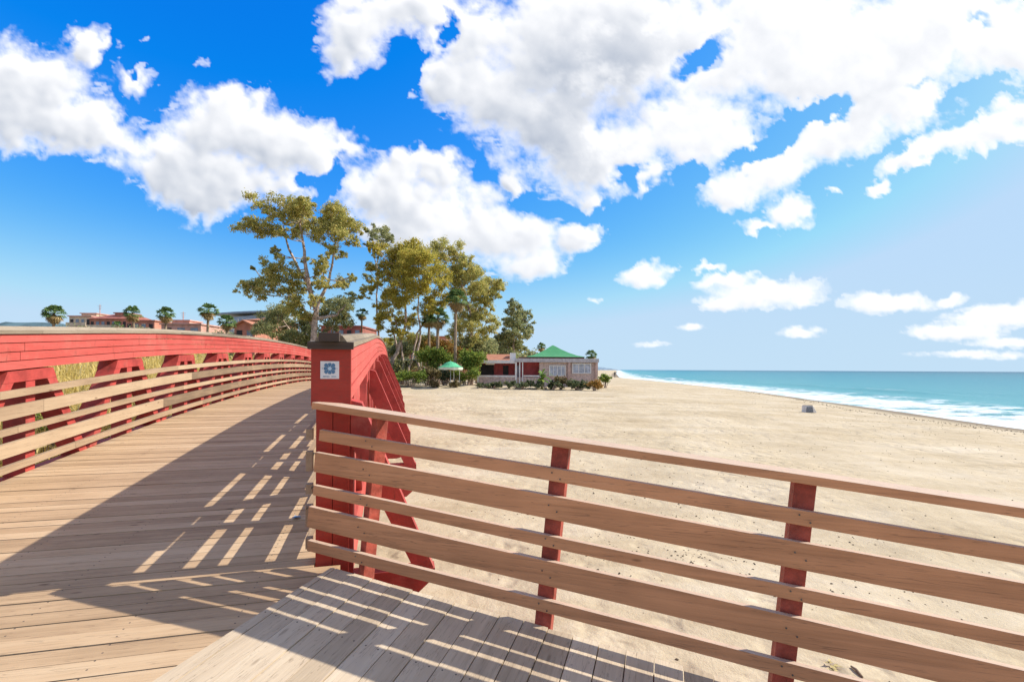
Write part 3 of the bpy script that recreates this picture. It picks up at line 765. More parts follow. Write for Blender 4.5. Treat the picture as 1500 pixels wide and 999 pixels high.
px_tree('eucalyptus_tree', 'tallest open-crowned eucalyptus with pale trunk behind the red pillar', TG, 47,
  [[(385, 850), (388, 740), (385, 600), (358, 450), (338, 320), (315, 190)], [(386, 640), (410, 540), (440, 450), (462, 340), (480, 240)], [(362, 470), (300, 420), (240, 300), (220, 190)], [(385, 690), (330, 620), (260, 520), (200, 470)], [(390, 640), (450, 610), (500, 560)]],
  [(90, 225, 40), (150, 215, 42), (205, 225, 40), (200, 135, 42), (245, 122, 36), (300, 108, 32), (350, 108, 34), (385, 128, 34), (270, 140, 45), (330, 150, 45), (300, 195, 36), (250, 180, 30), (400, 170, 34), (380, 230, 28), (440, 160, 40), (490, 135, 36), (530, 165, 40), (565, 195, 36), (500, 200, 45), (460, 245, 40), (520, 250, 40), (560, 250, 28), (470, 300, 32), (420, 300, 22), (340, 270, 22), (270, 260, 20), (200, 320, 16), (230, 350, 14), (300, 340, 16), (430, 355, 20), (520, 330, 14),
   (200, 420, 42), (150, 455, 38), (110, 490, 34), (85, 500, 22), (250, 410, 38), (290, 440, 38), (210, 480, 42), (160, 520, 34), (270, 500, 38), (330, 480, 28), (310, 550, 34), (450, 410, 28), (480, 440, 32), (430, 470, 28), (500, 480, 22), (470, 390, 18), (390, 420, 20), (240, 560, 36), (300, 600, 34), (420, 560, 28), (360, 620, 28), (540, 430, 14), (90, 400, 10)],
  OX, OY, SC, M['euc'], 11, 1.4, .42)
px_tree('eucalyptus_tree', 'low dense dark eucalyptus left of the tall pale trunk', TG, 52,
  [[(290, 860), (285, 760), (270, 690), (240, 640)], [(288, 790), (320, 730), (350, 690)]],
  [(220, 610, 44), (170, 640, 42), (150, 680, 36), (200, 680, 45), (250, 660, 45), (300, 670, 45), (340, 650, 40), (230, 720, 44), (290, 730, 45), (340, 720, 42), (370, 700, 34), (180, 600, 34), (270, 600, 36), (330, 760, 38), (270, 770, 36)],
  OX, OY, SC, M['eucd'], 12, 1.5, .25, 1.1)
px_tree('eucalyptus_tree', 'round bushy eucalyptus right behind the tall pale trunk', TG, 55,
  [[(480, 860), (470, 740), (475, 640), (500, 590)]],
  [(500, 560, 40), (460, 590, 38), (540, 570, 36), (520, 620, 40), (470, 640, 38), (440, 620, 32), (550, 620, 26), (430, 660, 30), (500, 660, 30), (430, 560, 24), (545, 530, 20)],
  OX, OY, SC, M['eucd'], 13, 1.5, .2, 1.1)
px_tree('eucalyptus_tree', 'yellow-green dome-crowned eucalyptus with leaning trunks above the parasol', TG, 51,
  [[(735, 935), (750, 860), (790, 760), (820, 650), (820, 520), (810, 400)], [(885, 915), (872, 800), (885, 700), (870, 600), (880, 470), (870, 340)], [(805, 920), (800, 840), (790, 760), (760, 650), (730, 560)], [(825, 920), (840, 800), (860, 700), (930, 600), (950, 500)], [(735, 935), (760, 780), (730, 640), (690, 500)]],
  [(800, 300, 44), (850, 290, 45), (900, 320, 45), (750, 320, 40), (700, 330, 24), (790, 350, 45), (850, 360, 50), (920, 370, 45), (960, 400, 40), (730, 380, 38), (800, 410, 45), (870, 430, 50), (940, 440, 45), (985, 460, 34), (1000, 510, 26), (740, 440, 36), (690, 420, 22), (800, 480, 42), (870, 500, 45), (940, 510, 42), (980, 550, 28), (720, 500, 32), (660, 450, 20), (670, 490, 22), (640, 530, 18), (760, 550, 38), (830, 560, 42), (900, 570, 40), (700, 570, 30), (650, 400, 18), (720, 620, 30), (780, 630, 32), (840, 640, 30), (690, 660, 24), (760, 690, 26), (800, 720, 24), (900, 650, 26), (740, 740, 20), (955, 610, 24)],
  OX, OY, SC, M['eucy'], 14, None, .30)
px_tree('eucalyptus_tree', 'thin-crowned small eucalyptus top poking out left of the yellow-green dome', TG, 57,
  [[(700, 880), (690, 700), (680, 520), (685, 380), (700, 260)], [(685, 420), (660, 340), (655, 270)]],
  [(700, 220, 30), (680, 250, 28), (720, 245, 26), (650, 235, 14), (745, 265, 16), (665, 285, 22), (700, 280, 26), (650, 300, 14), (660, 390, 20), (640, 450, 16), (650, 510, 18), (690, 340, 16)],
  OX, OY, SC, M['eucd'], 15, 1.6, .18, .8)
px_tree('eucalyptus_tree', 'wide olive eucalyptus with bare white stems left of the beach restaurant', TG, 60,
  [[(1120, 900), (1125, 780), (1130, 650), (1100, 520), (1060, 420), (1020, 340)], [(1128, 660), (1160, 560), (1190, 470)], [(1125, 760), (1170, 700), (1210, 630)], [(1110, 560), (1060, 500), (1020, 420), (980, 350)]],
  [(960, 330, 26), (1000, 315, 36), (1040, 330, 34), (1070, 355, 28), (1000, 350, 28), (950, 370, 20), (1090, 385, 34), (1130, 400, 32), (1060, 410, 34), (1100, 430, 40), (1150, 440, 38), (1050, 460, 34), (1190, 460, 36), (1230, 470, 34), (1260, 480, 22), (1180, 500, 38), (1130, 490, 36), (1230, 520, 32), (1080, 510, 32), (1160, 550, 36), (1110, 570, 34), (1210, 570, 30), (1050, 560, 30), (1250, 540, 16), (1080, 620, 34), (1140, 620, 36), (1190, 620, 34), (1230, 630, 28), (1060, 680, 34), (1120, 680, 36), (1180, 690, 32), (1230, 680, 26), (1100, 740, 34), (1150, 740, 26), (1040, 740, 30), (1060, 790, 26), (1110, 790, 24)],
  OX, OY, SC, M['euc'], 16, 1.5, .28)
px_tree('eucalyptus_tree', 'narrow grey-green tree rightmost of the row beside the restaurant chimney', TG, 68,
  [[(1335, 840), (1330, 760), (1325, 680), (1330, 600)], [(1330, 740), (1370, 690), (1390, 650)]],
  [(1325, 560, 22), (1345, 585, 28), (1320, 600, 26), (1370, 610, 26), (1340, 640, 34), (1385, 640, 24), (1400, 670, 18), (1310, 660, 28), (1360, 680, 34), (1330, 710, 34), (1290, 700, 28), (1380, 720, 22), (1300, 740, 32), (1350, 750, 30), (1270, 730, 26), (1320, 780, 30), (1280, 770, 24), (1410, 690, 10)],
  OX, OY, SC, M['eucd'], 17, 1.4, .22, 1.1, .24)
# palms
def fan_palm(D, px, py, rpx, base_z, label, group, seed, tr=.16, dry=True, n=34):
    c = at(px, py, D); r = rpx / 700 * D; rg = random.Random(seed)
    root = empty('fan_palm', (c.x, c.y, base_z)); tag(root, label, 'palm', group)
    tb = MB(); m_ = 8; H_ = c.z - base_z
    lean = rg.uniform(-.02, .02) * H_
    tb.tube([Vector((c.x + lean * math.sin(i / m_ * 3), c.y, base_z - .1 + (H_ + .0) * i / m_)) for i in range(m_ + 1)], [tr * (1.25 - .35 * i / m_) for i in range(m_ + 1)], 9)
    tb.build('trunk', M['barkd'], root, True)
    def fronds(nm, mt, rng, nn, rad):
        v, f = [], []
        for k in range(nn):
            a = rg.uniform(0, 6.283); e = rng[0] + (rng[1] - rng[0]) * rg.random()
            d = Vector((math.cos(a) * math.cos(e), math.sin(a) * math.cos(e), math.sin(e)))
            st = rad * rg.uniform(.42, .58); hub = c + d * st; side = d.cross(Vector((0, 0, 1))).normalized(); up = side.cross(d)
            b = len(v); pw = .02 + .02 * rad
            v += [c + side * pw, c - side * pw, hub]; f.append((b, b + 1, b + 2))
            for j in range(9):
                t_ = (j - 4) / 4; g_ = (d * math.cos(t_ * 1.25) + side * math.sin(t_ * 1.25)).normalized()
                L = rad * rg.uniform(.42, .55); wd = rad * .055; s2 = g_.cross(up).normalized()
                b = len(v); mid = hub + g_ * L * .6; tip = hub + g_ * L + Vector((0, 0, -L * .45))
                v += [hub, mid + s2 * wd, tip, mid - s2 * wd]; f.append((b, b + 1, b + 2, b + 3))
        mesh_obj(nm, v, f, mt, root)
    fronds('crown', M['palm'], (-.35, 1.35), n, r)
    if dry: fronds('dead_fronds', M['palmdry'], (-1.35, -.45), int(n * .7), r * .85)
LPG = 'fan palms beyond the far truss'
fan_palm(60, 79, 463, 16, 1.2, 'leftmost fan palm, skirted with yellow dead fronds', LPG, 1, n=44)
fan_palm(64, 194, 462, 14, 1.2, 'fan palm between two terracotta rooftops above the bridge cap', LPG, 2)
fan_palm(64, 243, 463, 14, 1.2, 'dark round fan palm over the low pink rooftops', LPG, 3, n=44)
fan_palm(60, 305, 458, 15, 1.2, 'tallest fan palm left of the blue-grey building', LPG, 4, n=40)
fan_palm(58, 332, 474, 14, 1.2, 'lower yellowish palm right of the tallest far palm', LPG, 5, n=36)
fan_palm(57, 172, 480, 9, 1.2, 'small palm top barely above the bridge cap', LPG, 6, n=22)
RPG = 'palms among the eucalyptus trees'
fan_palm(56, 530, 461, 11, 1.5, 'slender small palm with sky behind it, right of the pillar', RPG, 7, .1, n=26)
fan_palm(49, 668, 440, 19, 1.5, 'tall fan palm with pale thin trunk behind the green parasol', RPG, 8, .15, n=40)
fan_palm(50, 641, 466, 19, 1.5, 'shorter dark fan palm left of the tall palm', RPG, 9, .16, n=44)
fan_palm(52, 628, 470, 13, 1.5, 'small dark palm deep in the trees above the bushes', RPG, 10, .14)
fan_palm(62, 793, 508, 8, 1.3, 'dark palm top peeking over left slope of green roof', RPG, 12, .14, n=30)
fan_palm(56, 866, 520, 10, 1.3, 'bushy palm at right end of the restaurant roof', RPG, 13, .14, n=36)
# shrubs
def bush(px, py, rx, ry, D, mt, label, group, seed, ll=.16, name='shrub', n=7, cat='shrub', dens=1.):
    c = at(px, py, D); k = D / 700; rg = random.Random(seed)
    gz = GZ(c.x, c.y); root = empty(name, (c.x, c.y, gz)); tag(root, label, cat, group)
    cl = []
    for i in range(n):
        a = rg.uniform(-1, 1); cl.append((Vector((c.x + a * rx * k * .75, c.y + rg.uniform(-.5, .5) * rx * k * .6, c.z + rg.uniform(-.7, .45) * ry * k * (1 - .5 * abs(a)))), min(rx, ry) * k * rg.uniform(.5, .7)))
    tb = MB()
    for cc, r in cl: tb.tube([Vector((c.x + (cc.x - c.x) * .25, c.y, gz - .05)), Vector(((cc.x + c.x) / 2, cc.y, (gz + cc.z) / 2)), cc], [.04, .03, .012], 5)
    tb.build('stem', M['bark'], root)
    leaves('foliage', cl, mt, root, seed, ll, ll * .4, dens, .1)
    return root
BG = 'shrubs along the top of the beach'
bush(636, 524, 26, 15, 49.5, M['shrub'], 'tall bright green bush left behind the parasol', BG, 21, .2, n=14)
bush(601, 552, 26, 10, 46.5, M['shrub'], 'low green bush at foot of the leaning trunks', BG, 22, n=12)
bush(575, 556, 16, 7, 45.6, M['shrub'], 'low ground-hugging bush nearest the red truss', BG, 23, n=9)
bush(627, 547, 22, 9, 47.5, M['dryshrub'], 'brownish clipped bush left of the parasol pole', BG, 24, n=12)
bush(652, 548, 18, 9, 48.5, M['shrubd'], 'dark bush directly behind the parasol pole', BG, 25, n=10)
bush(683, 548, 20, 10, 47.5, M['shrub'], 'yellow-green bush right of the parasol', BG, 26, n=12)
bush(690, 528, 14, 18, 49, M['shrub'], 'upright leafy tree-like bush beside restaurant annex', BG, 27, .22, n=14)
bush(640, 561, 8, 8, 45.8, M['dryshrub'], 'short brown tuft left of parasol foot', BG, 28, n=5)
bush(666, 562, 7, 6, 45.8, M['dryshrub'], 'short yellow tuft right of parasol foot', BG, 29, n=5)
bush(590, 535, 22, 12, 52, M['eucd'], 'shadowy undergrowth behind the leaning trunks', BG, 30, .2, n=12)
bush(672, 515, 14, 10, 54, M['orange'], 'orange-tinged shrub behind the tall palm trunk', BG, 31, .2, n=9)
bush(645, 505, 18, 10, 56, M['orange'], 'orange-brown shrub left of the tall palm trunk', BG, 32, .2, n=10)
bush(562, 540, 12, 12, 50, M['shrubd'], 'dark shrub showing just right of the truss outline', BG, 33, .2, n=8)
bush(720, 563, 24, 5, 45.8, M['shrubd'], 'left stretch of the low hedge before the restaurant', 'hedge plants before the restaurant', 41, n=14)
bush(762, 562, 26, 6, 45.6, M['shrubd'], 'middle stretch of the low hedge before the restaurant', 'hedge plants before the restaurant', 42, n=16)
bush(806, 563, 26, 6, 45.4, M['shrubd'], 'hedge stretch below the first white window group', 'hedge plants before the restaurant', 43, n=16)
bush(848, 562, 22, 7, 45.2, M['shrubd'], 'hedge stretch below the right-hand windows', 'hedge plants before the restaurant', 44, n=14)
bush(822, 554, 9, 7, 45.5, M['dryshrub'], 'round clipped brownish bush before the white windows', BG, 45, n=8)
bush(871, 561, 9, 8, 44.8, M['orange'], 'orange flowering bush at the right corner of restaurant', BG, 46, n=8)
bush(887, 553, 8, 6, 48, M['shrub'], 'green bush on sand right of the restaurant corner', BG, 47, n=7)
bush(55, 622, 34, 22, 9.5, M['shrub'], 'bright green bush seen low through the near truss rails', 'plants beyond the far truss', 51, .07, n=12)
bush(150, 640, 26, 18, 12.5, M['shrub'], 'green bush seen between lower rails further along', 'plants beyond the far truss', 52, .08, n=12)
bush(215, 590, 22, 18, 17, M['shrub'], 'yellow-green bush behind the second truss opening', 'plants beyond the far truss', 53, .1, n=10)
bush(345, 545, 12, 14, 33, M['shrub'], 'bright bush seen through far truss openings', 'plants beyond the far truss', 54, .12, n=8)
for i, (px, py, rx, ry, D_, mk, lb) in enumerate(((588, 512, 22, 14, 60, 'eucd', 'dusky small tree between leaning trunks and lamp post'), (618, 500, 18, 14, 62, 'euc', 'olive small tree filling the gap behind the garden shelter'), (700, 512, 20, 16, 60, 'eucd', 'dusky small tree directly behind the annex roof'), (735, 520, 20, 10, 66, 'eucd', 'low dark tree behind the restaurant chimney'), (655, 520, 16, 12, 58, 'shrub', 'green bush glimpsed under the tall palm crown'), (520, 520, 18, 14, 62, 'eucd', 'dark tree foot just right of the pillar cap'))):
    bush(px, py, rx, ry, D_, M[mk], lb, BG, 61 + i, .2, n=14)
# banana-like plant before the restaurant
c0 = at(794, 560, 46); c0.z = GZ(c0.x, c0.y); rt = empty('banana_plant', c0); tag(rt, 'broad-leaved green plant standing between the red wall and white windows', 'plant')
tb = MB(); tb.tube([c0, c0 + Vector((.05, 0, .9)), c0 + Vector((0, 0, 1.5))], [.14, .11, .05], 8); tb.build('stem', M['shrub'], rt)
v, f = [], []; rg = random.Random(4)
for k in range(26):
    a = rg.uniform(0, 6.28); e = rg.uniform(.1, 1.3); L = rg.uniform(.8, 1.5); st = c0 + Vector((0, 0, rg.uniform(.7, 1.5)))
    d = Vector((math.cos(a) * math.cos(e), math.sin(a) * math.cos(e), math.sin(e))); sd_ = d.cross(Vector((0, 0, 1))).normalized(); b = len(v)
    for j in range(6):
        t_ = j / 5; p = st + d * L * t_ + Vector((0, 0, -.55 * L * t_ * t_)); w_ = .17 * math.sin(math.pi * min(.98, t_ * .9 + .08)); v += [p + sd_ * w_, p - sd_ * w_]
    for j in range(5): f.append((b + 2 * j, b + 2 * j + 1, b + 2 * j + 3, b + 2 * j + 2))
mesh_obj('leaves', v, f, M['banana'], rt)
# reeds on the stream bank left of the bridge
rg = np.random.default_rng(8); n = 26000
X_ = rg.uniform(-42, -7, n); Y_ = rg.uniform(7, 46, n)
keep = (X_ * .970 + Y_ * .243) < -5.6; X_, Y_ = X_[keep], Y_[keep]; n = len(X_)
Z_ = np.array([GZ(x, y) for x, y in zip(X_, Y_)]); Hh = rg.uniform(1.6, 2.9, n) * (1 + .25 * np.sin(X_ * .8) * np.cos(Y_ * .6)) * np.where(X_ < -18 - .2 * Y_, .98, .84)
vv = []; ff = []
a = rg.uniform(0, 6.28, n); bend = rg.uniform(.1, .45, n); wdt = rg.uniform(.008, .02, n)
dx, dy = np.cos(a), np.sin(a)
P0_ = np.stack([X_, Y_, Z_ - .05], 1); Sd = np.stack([-dy, dx, 0 * dx], 1) * wdt[:, None]; Dd = np.stack([dx, dy, 0 * dx], 1)
Up = np.array([0, 0, 1.])
P1_ = P0_ + Up * (Hh * .6)[:, None] + Dd * (bend * .25)[:, None]; P2_ = P0_ + Up * Hh[:, None] + Dd * (bend * .8)[:, None]
Q = np.stack([P0_ - Sd, P0_ + Sd, P1_ + Sd, P1_ - Sd, P2_ + Sd * .3, P2_ - Sd * .3], 1)
extra = []
for k in range(5):
    h_ = rg.uniform(.25, .95, n)[:, None]; s_ = P0_ + (P2_ - P0_) * h_; aa = rg.uniform(0, 6.28, n); d_ = np.stack([np.cos(aa), np.sin(aa), rg.uniform(.1, .9, n)], 1)
    L = rg.uniform(.3, .7, n)[:, None]; sd2 = np.stack([-np.sin(aa), np.cos(aa), 0 * aa], 1) * .02
    extra.append(np.stack([s_, s_ + d_ * L * .5 + sd2, s_ + d_ * L + Up * (-.15), s_ + d_ * L * .5 - sd2], 1))
pl = np.stack([P2_ - Up * .1, P2_ + Sd * 1.4 + Up * .08, P2_ + Up * .26 + Dd * .1, P2_ - Sd * 1.4 + Up * .08], 1)
extra.append(pl)
co = [Q.reshape(-1, 3)]; F1 = np.concatenate([np.arange(n)[:, None] * 6 + np.array([[0, 1, 2, 3]]), np.arange(n)[:, None] * 6 + np.array([[3, 2, 4, 5]])]); fs_ = [F1]; off = n * 6
for e_ in extra: co.append(e_.reshape(-1, 3)); fs_.append(off + np.arange(n)[:, None] * 4 + np.arange(4)[None]); off += n * 4
co = np.concatenate(co).astype(np.float32); fs_ = np.concatenate(fs_).astype(np.int32)
me = bpy.data.meshes.new('reeds'); me.vertices.add(len(co)); me.vertices.foreach_set('co', co.ravel()); me.loops.add(fs_.size); me.loops.foreach_set('vertex_index', fs_.ravel())
me.polygons.add(len(fs_)); me.polygons.foreach_set('loop_start', np.arange(0, fs_.size, 4, dtype=np.int32)); me.update(calc_edges=True); me.materials.append(M['reed'])
o = bpy.data.objects.new('reeds', me); col.objects.link(o); tag(o, 'dry golden reeds crowding the stream bank beyond the bridge', 'reeds', kind='stuff')

# ------------------------------------------------------------------ buildings
M['white'] = plain('white_paint', (.74, .72, .69), .6, .12, 2)
M['pinkw'] = plain('pale_pink_render', (.55, .38, .32), .8, .2, 2)
M['tanbrick'] = plain('tan_brick', (.56, .43, .38), .85, .25, 5, .2, 0, .4, 20)
M['redwall'] = plain('deep_red_wall', (.50, .10, .10), .75, .2, 2)
M['greenroof'] = wood('green_roof_sheeting', [(.1, (.03, .20, .075)), (.5, (.07, .31, .12)), (.9, (.14, .40, .19))], 90, rough=.5, spread=.2, knots=False, bs=.2)
M['greytrim'] = plain('grey_fascia', (.50, .47, .47), .7, .2, 3)
M['darkroof'] = plain('red_brown_trim', (.16, .06, .045), .7, .3, 4)
M['glass'] = plain('window_glass', (.16, .21, .27), .12, .3, 1.5, .8)
M['pane'] = plain('pale_curtained_glass', (.42, .45, .52), .25, .3, 2.5, .6)
M['tile'] = wood('terracotta_tiles', [(.1, (.26, .10, .06)), (.5, (.46, .20, .12)), (.9, (.62, .34, .22))], 90, rough=.85, spread=.3, knots=False, bs=.4)
M['terra'] = plain('terracotta_render', (.50, .22, .15), .85, .22, .8)
M['terrap'] = plain('pink_render', (.60, .34, .27), .85, .2, .8)
M['terrad'] = plain('dark_terracotta_render', (.34, .12, .09), .85, .25, .8)
M['cream'] = plain('cream_render', (.62, .50, .36), .85, .2, .8)
M['bluegrey'] = plain('blue_grey_metal_roof', (.22, .30, .40), .4, .2, .5, .5)
M['shade'] = plain('dark_opening', (.04, .035, .035), .6, .3, 2)
def crop_box(root, nm, x0, x1, y0, y1, d0, d1, mt, D=50., ox=680, oy=490, sc=6.818, bev=0):
    a = at(ox + x0 / sc, oy + y1 / sc, D); b_ = at(ox + x1 / sc, oy + y0 / sc, D)
    m1 = MB(); m1.hexa([(a.x, D + d0, a.z), (b_.x, D + d0, a.z), (b_.x, D + d1, a.z), (a.x, D + d1, a.z), (a.x, D + d0, b_.z), (b_.x, D + d0, b_.z), (b_.x, D + d1, b_.z), (a.x, D + d1, b_.z)])
    return m1.build(nm, mt, root)
rest = empty('beach_restaurant', at(815, 568, 50)); tag(rest, 'single-storey beach restaurant with green hipped roof and white fascia', 'restaurant')
w1_ = crop_box(rest, 'wall', 752, 1328, 276, 545, 0, 8.2, M['tanbrick']); w1_['label'] = 'tan brick wall of the right wing'
w2_ = crop_box(rest, 'wall', 560, 751, 276, 545, 1.2, 8.0, M['redwall']); w2_['label'] = 'deep red recessed wall in the middle'
crop_box(rest, 'wall', 132, 559, 276, 545, 1.9, 7.0, M['redwall'])['label'] = 'red wall of the left annex'
crop_box(rest, 'fascia', 515, 1340, 238, 275, -.35, 8.5, M['greytrim'])
crop_box(rest, 'fascia', 128, 514, 257, 288, -.1, 7.3, M['white'])
crop_box(rest, 'roof_trim', 548, 1205, 222, 237, .3, 7.6, M['darkroof'])
crop_box(rest, 'chimney', 455, 515, 180, 256, 1.0, 2.0, M['white'])
# concave hipped roof
c_ = at(680 + 915 / 6.818, 490 + 86 / 6.818, 50); ex0, ex1 = at(680 + 612 / 6.818, 500, 50).x, at(680 + 1215 / 6.818, 500, 50).x; ze = at(700, 490 + 221 / 6.818, 50).z
v, f = [], []
cy_ = 53.8
for t_, hh_ in ((0, 0), (.25, .13), (.5, .36), (.75, .66), (.93, .92)):
    x0_, x1_ = ex0 + (c_.x - ex0) * t_, ex1 + (c_.x - ex1) * t_; y0_, y1_ = 50.1 + (cy_ - 50.1) * t_, 57.7 + (cy_ - 57.7) * t_; z_ = ze + (c_.z - ze) * hh_
    v += [(x0_, y0_, z_), (x1_, y0_, z_), (x1_, y1_, z_), (x0_, y1_, z_)]
v.append((c_.x, cy_, c_.z))
for r_ in range(4):
    for k in range(4): f.append((r_ * 4 + k, r_ * 4 + (k + 1) % 4, r_ * 4 + 4 + (k + 1) % 4, r_ * 4 + 4 + k))
for k in range(4): f.append((16 + k, 16 + (k + 1) % 4, 20))
f.append((3, 2, 1, 0)); mesh_obj('roof', v, f, M['greenroof'], rest)
# tiled annex roof
a, b_ = at(680 + 140 / 6.818, 490 + 256 / 6.818, 50), at(680 + 452 / 6.818, 490 + 190 / 6.818, 50)
m1 = MB(); m1.prism([(a.x, 50.4, a.z), (a.x, 54.6, a.z), (a.x, 54.6, b_.z), (a.x, 52.6, b_.z)], [(b_.x, 50.4, a.z), (b_.x, 54.6, a.z), (b_.x, 54.6, b_.z), (b_.x, 52.6, b_.z)]); m1.build('annex_roof', M['tile'], rest)
for (x0, x1, y0, y1, nv) in ((852, 1008, 308, 408, 4), (1082, 1262, 288, 384, 3)):
    g_ = crop_box(rest, 'window', x0, x1, y0, y1, -.03, .0 - .003, M['pane'])
    fm = MB(); D = 50.
    A_, B_ = at(680 + x0 / 6.818, 490 + y1 / 6.818, 50), at(680 + x1 / 6.818, 490 + y0 / 6.818, 50)
    for k in range(nv + 1): fm.box((A_.x + (B_.x - A_.x) * k / nv, 49.94, A_.z), .07 if k not in (0, nv) else .12, .06, B_.z - A_.z, 0, True)
    for z_ in (A_.z, B_.z): fm.box(((A_.x + B_.x) / 2, 49.94, z_), B_.x - A_.x + .12, .065, .09)
    fm.build('frame', M['white'], g_)
crop_box(rest, 'sill_band', 800, 1030, 412, 440, -.02, -.003, M['pinkw']); crop_box(rest, 'column', 1034, 1056, 276, 545, -.3, -.01, M['pinkw']); crop_box(rest, 'column', 1306, 1330, 276, 545, -.3, -.01, M['pinkw'])
for x0, x1 in ((130, 146), (508, 526), (548, 560), (578, 588)): crop_box(rest, 'column', x0, x1, 276 if x0 > 500 else 289, 545, -.2, .0, M['white'])
crop_box(rest, 'parapet', 147, 507, 408, 425, -.1, .05, M['white']); crop_box(rest, 'parapet', 590, 750, 406, 420, -.1, .05, M['white'])
crop_box(rest, 'planter_wall', 147, 750, 426, 545, -.05, .05, M['tanbrick'])
crop_box(rest, 'opening', 150, 290, 300, 405, 1.80, 1.89, M['shade']); crop_box(rest, 'opening', 385, 440, 310, 405, 1.80, 1.89, M['shade'])
crop_box(rest, 'awning', 215, 300, 291, 302, -.5, 1.0, M['cream'])
crop_box(rest, 'door', 530, 546, 310, 545, .9, 1.0, M['glass'])
# parasol
pp_ = at(660, 566, 46); pp_.z = GZ(pp_.x, pp_.y); pr = empty('parasol', pp_); tag(pr, 'green beach parasol on thin pole before the trees', 'parasol')
zt = E + (541 - 529.5) / 700 * 46; ze_ = E + (541 - 538.5) / 700 * 46
m1 = MB(); m1.tube([pp_, Vector((pp_.x, pp_.y, zt + .08))], [.04, .03], 8); m1.build('pole', plain('parasol_pole', (.35, .38, .42), .4, .2, 10, .5), pr)
v = [(pp_.x, pp_.y, zt)]; f = []
for r_, q in ((.5, .30), (.85, .72), (1.22, 1.0)):
    for k in range(16):
        a = k * math.pi / 8; rr_ = r_ * (1 if k % 2 == 0 else .95); v.append((pp_.x + rr_ * math.cos(a), pp_.y + rr_ * math.sin(a), zt + (ze_ - zt) * q + (.0 if k % 2 == 0 else .03)))
for k in range(16): f.append((0, 1 + k, 1 + (k + 1) % 16))
for r_ in range(2):
    for k in range(16): f.append((1 + r_ * 16 + k, 17 + r_ * 16 + k, 17 + r_ * 16 + (k + 1) % 16, 1 + r_ * 16 + (k + 1) % 16))
cn = mesh_obj('canopy', v, f, plain('green_canvas', (.10, .46, .24), .8, .12, 3), pr); sm_ = cn.modifiers.new('solid', 'SOLIDIFY'); sm_.thickness = .015
v, f = [], []
for k in range(16):
    a = k * math.pi / 8; v += [(pp_.x + 1.2 * math.cos(a) * (1 if k % 2 == 0 else .95), pp_.y + 1.2 * math.sin(a) * (1 if k % 2 == 0 else .95), ze_ + .005 - dz - (.06 if (k % 2 and dz) else 0)) for dz in (0, .2)]
for k in range(16): k2 = (k + 1) % 16; f.append((2 * k, 2 * k + 1, 2 * k2 + 1, 2 * k2))
mesh_obj('valance', v, f, plain('pale_canvas', (.55, .62, .50), .8, .15, 3), pr)
m1 = MB()
for k in range(8): a = k * math.pi / 4; m1.tube([Vector((pp_.x, pp_.y, zt - .5)), Vector((pp_.x + .7 * math.cos(a), pp_.y + .7 * math.sin(a), zt - .14))], [.01, .01], 4)
m1.build('stays', M['steel'], pr)
# white board standing right behind the parasol
wb = at(669, 548, 46.8); wb.z = GZ(wb.x, wb.y); rb = empty('notice_board', wb); tag(rb, 'small blank white board on legs just right of parasol pole', 'board')
m1 = MB(); zb = E + (541 - 540) / 700 * 46.8; m1.box((wb.x, wb.y, zb), .66, .04, .40); m1.build('panel', M['white'], rb)
for dx_ in (-.28, .28): m1 = MB(); m1.box((wb.x + dx_, wb.y, wb.z - .1), .05, .05, zb - .2 - wb.z + .1, 0, True); m1.build('leg', M['white'], rb)
# lamp post
lp = at(558, 560, 47); lp.z = GZ(lp.x, lp.y); lr = empty('lamp_post', lp); tag(lr, 'slim grey lamp post between the truss and leaning trunks', 'lamp post')
m1 = MB(); zt = E + (541 - 505) / 700 * 47; m1.tube([lp, Vector((lp.x, lp.y, zt))], [.07, .045], 8); m1.build('pole', M['greytrim'], lr)
m1 = MB(); m1.lathe([(.05, 0), (.16, .08), (.2, .3), (.05, .38)], (lp.x, lp.y, zt), 10); m1.build('lamp_head', M['greytrim'], lr)
# garden shelter
gs = at(607, 550, 53); gs.z = GZ(gs.x, gs.y) ; gr = empty('garden_shelter', gs); tag(gr, 'grey flat-topped garden shelter on thin posts behind the leaning trunks', 'shelter')
m1 = MB(); zt = E + (541 - 528) / 700 * 53; m1.box((gs.x, gs.y, zt), 2.1, 2.2, .12); m1.build('roof', M['bluegrey'], gr)
for dx_, dy_ in ((-.9, -.9), (.9, -.9), (-.9, .9), (.9, .9)): m1 = MB(); m1.box((gs.x + dx_, gs.y + dy_, gs.z - .1), .09, .09, zt - .06 - gs.z + .1, 0, True); m1.build('post', M['white'], gr)
m1 = MB(); m1.box((gs.x, gs.y - .9, gs.z + .9), 1.7, .05, .08); m1.box((gs.x, gs.y - .9, gs.z + .5), 1.7, .05, .06); m1.build('rail', M['white'], gr)
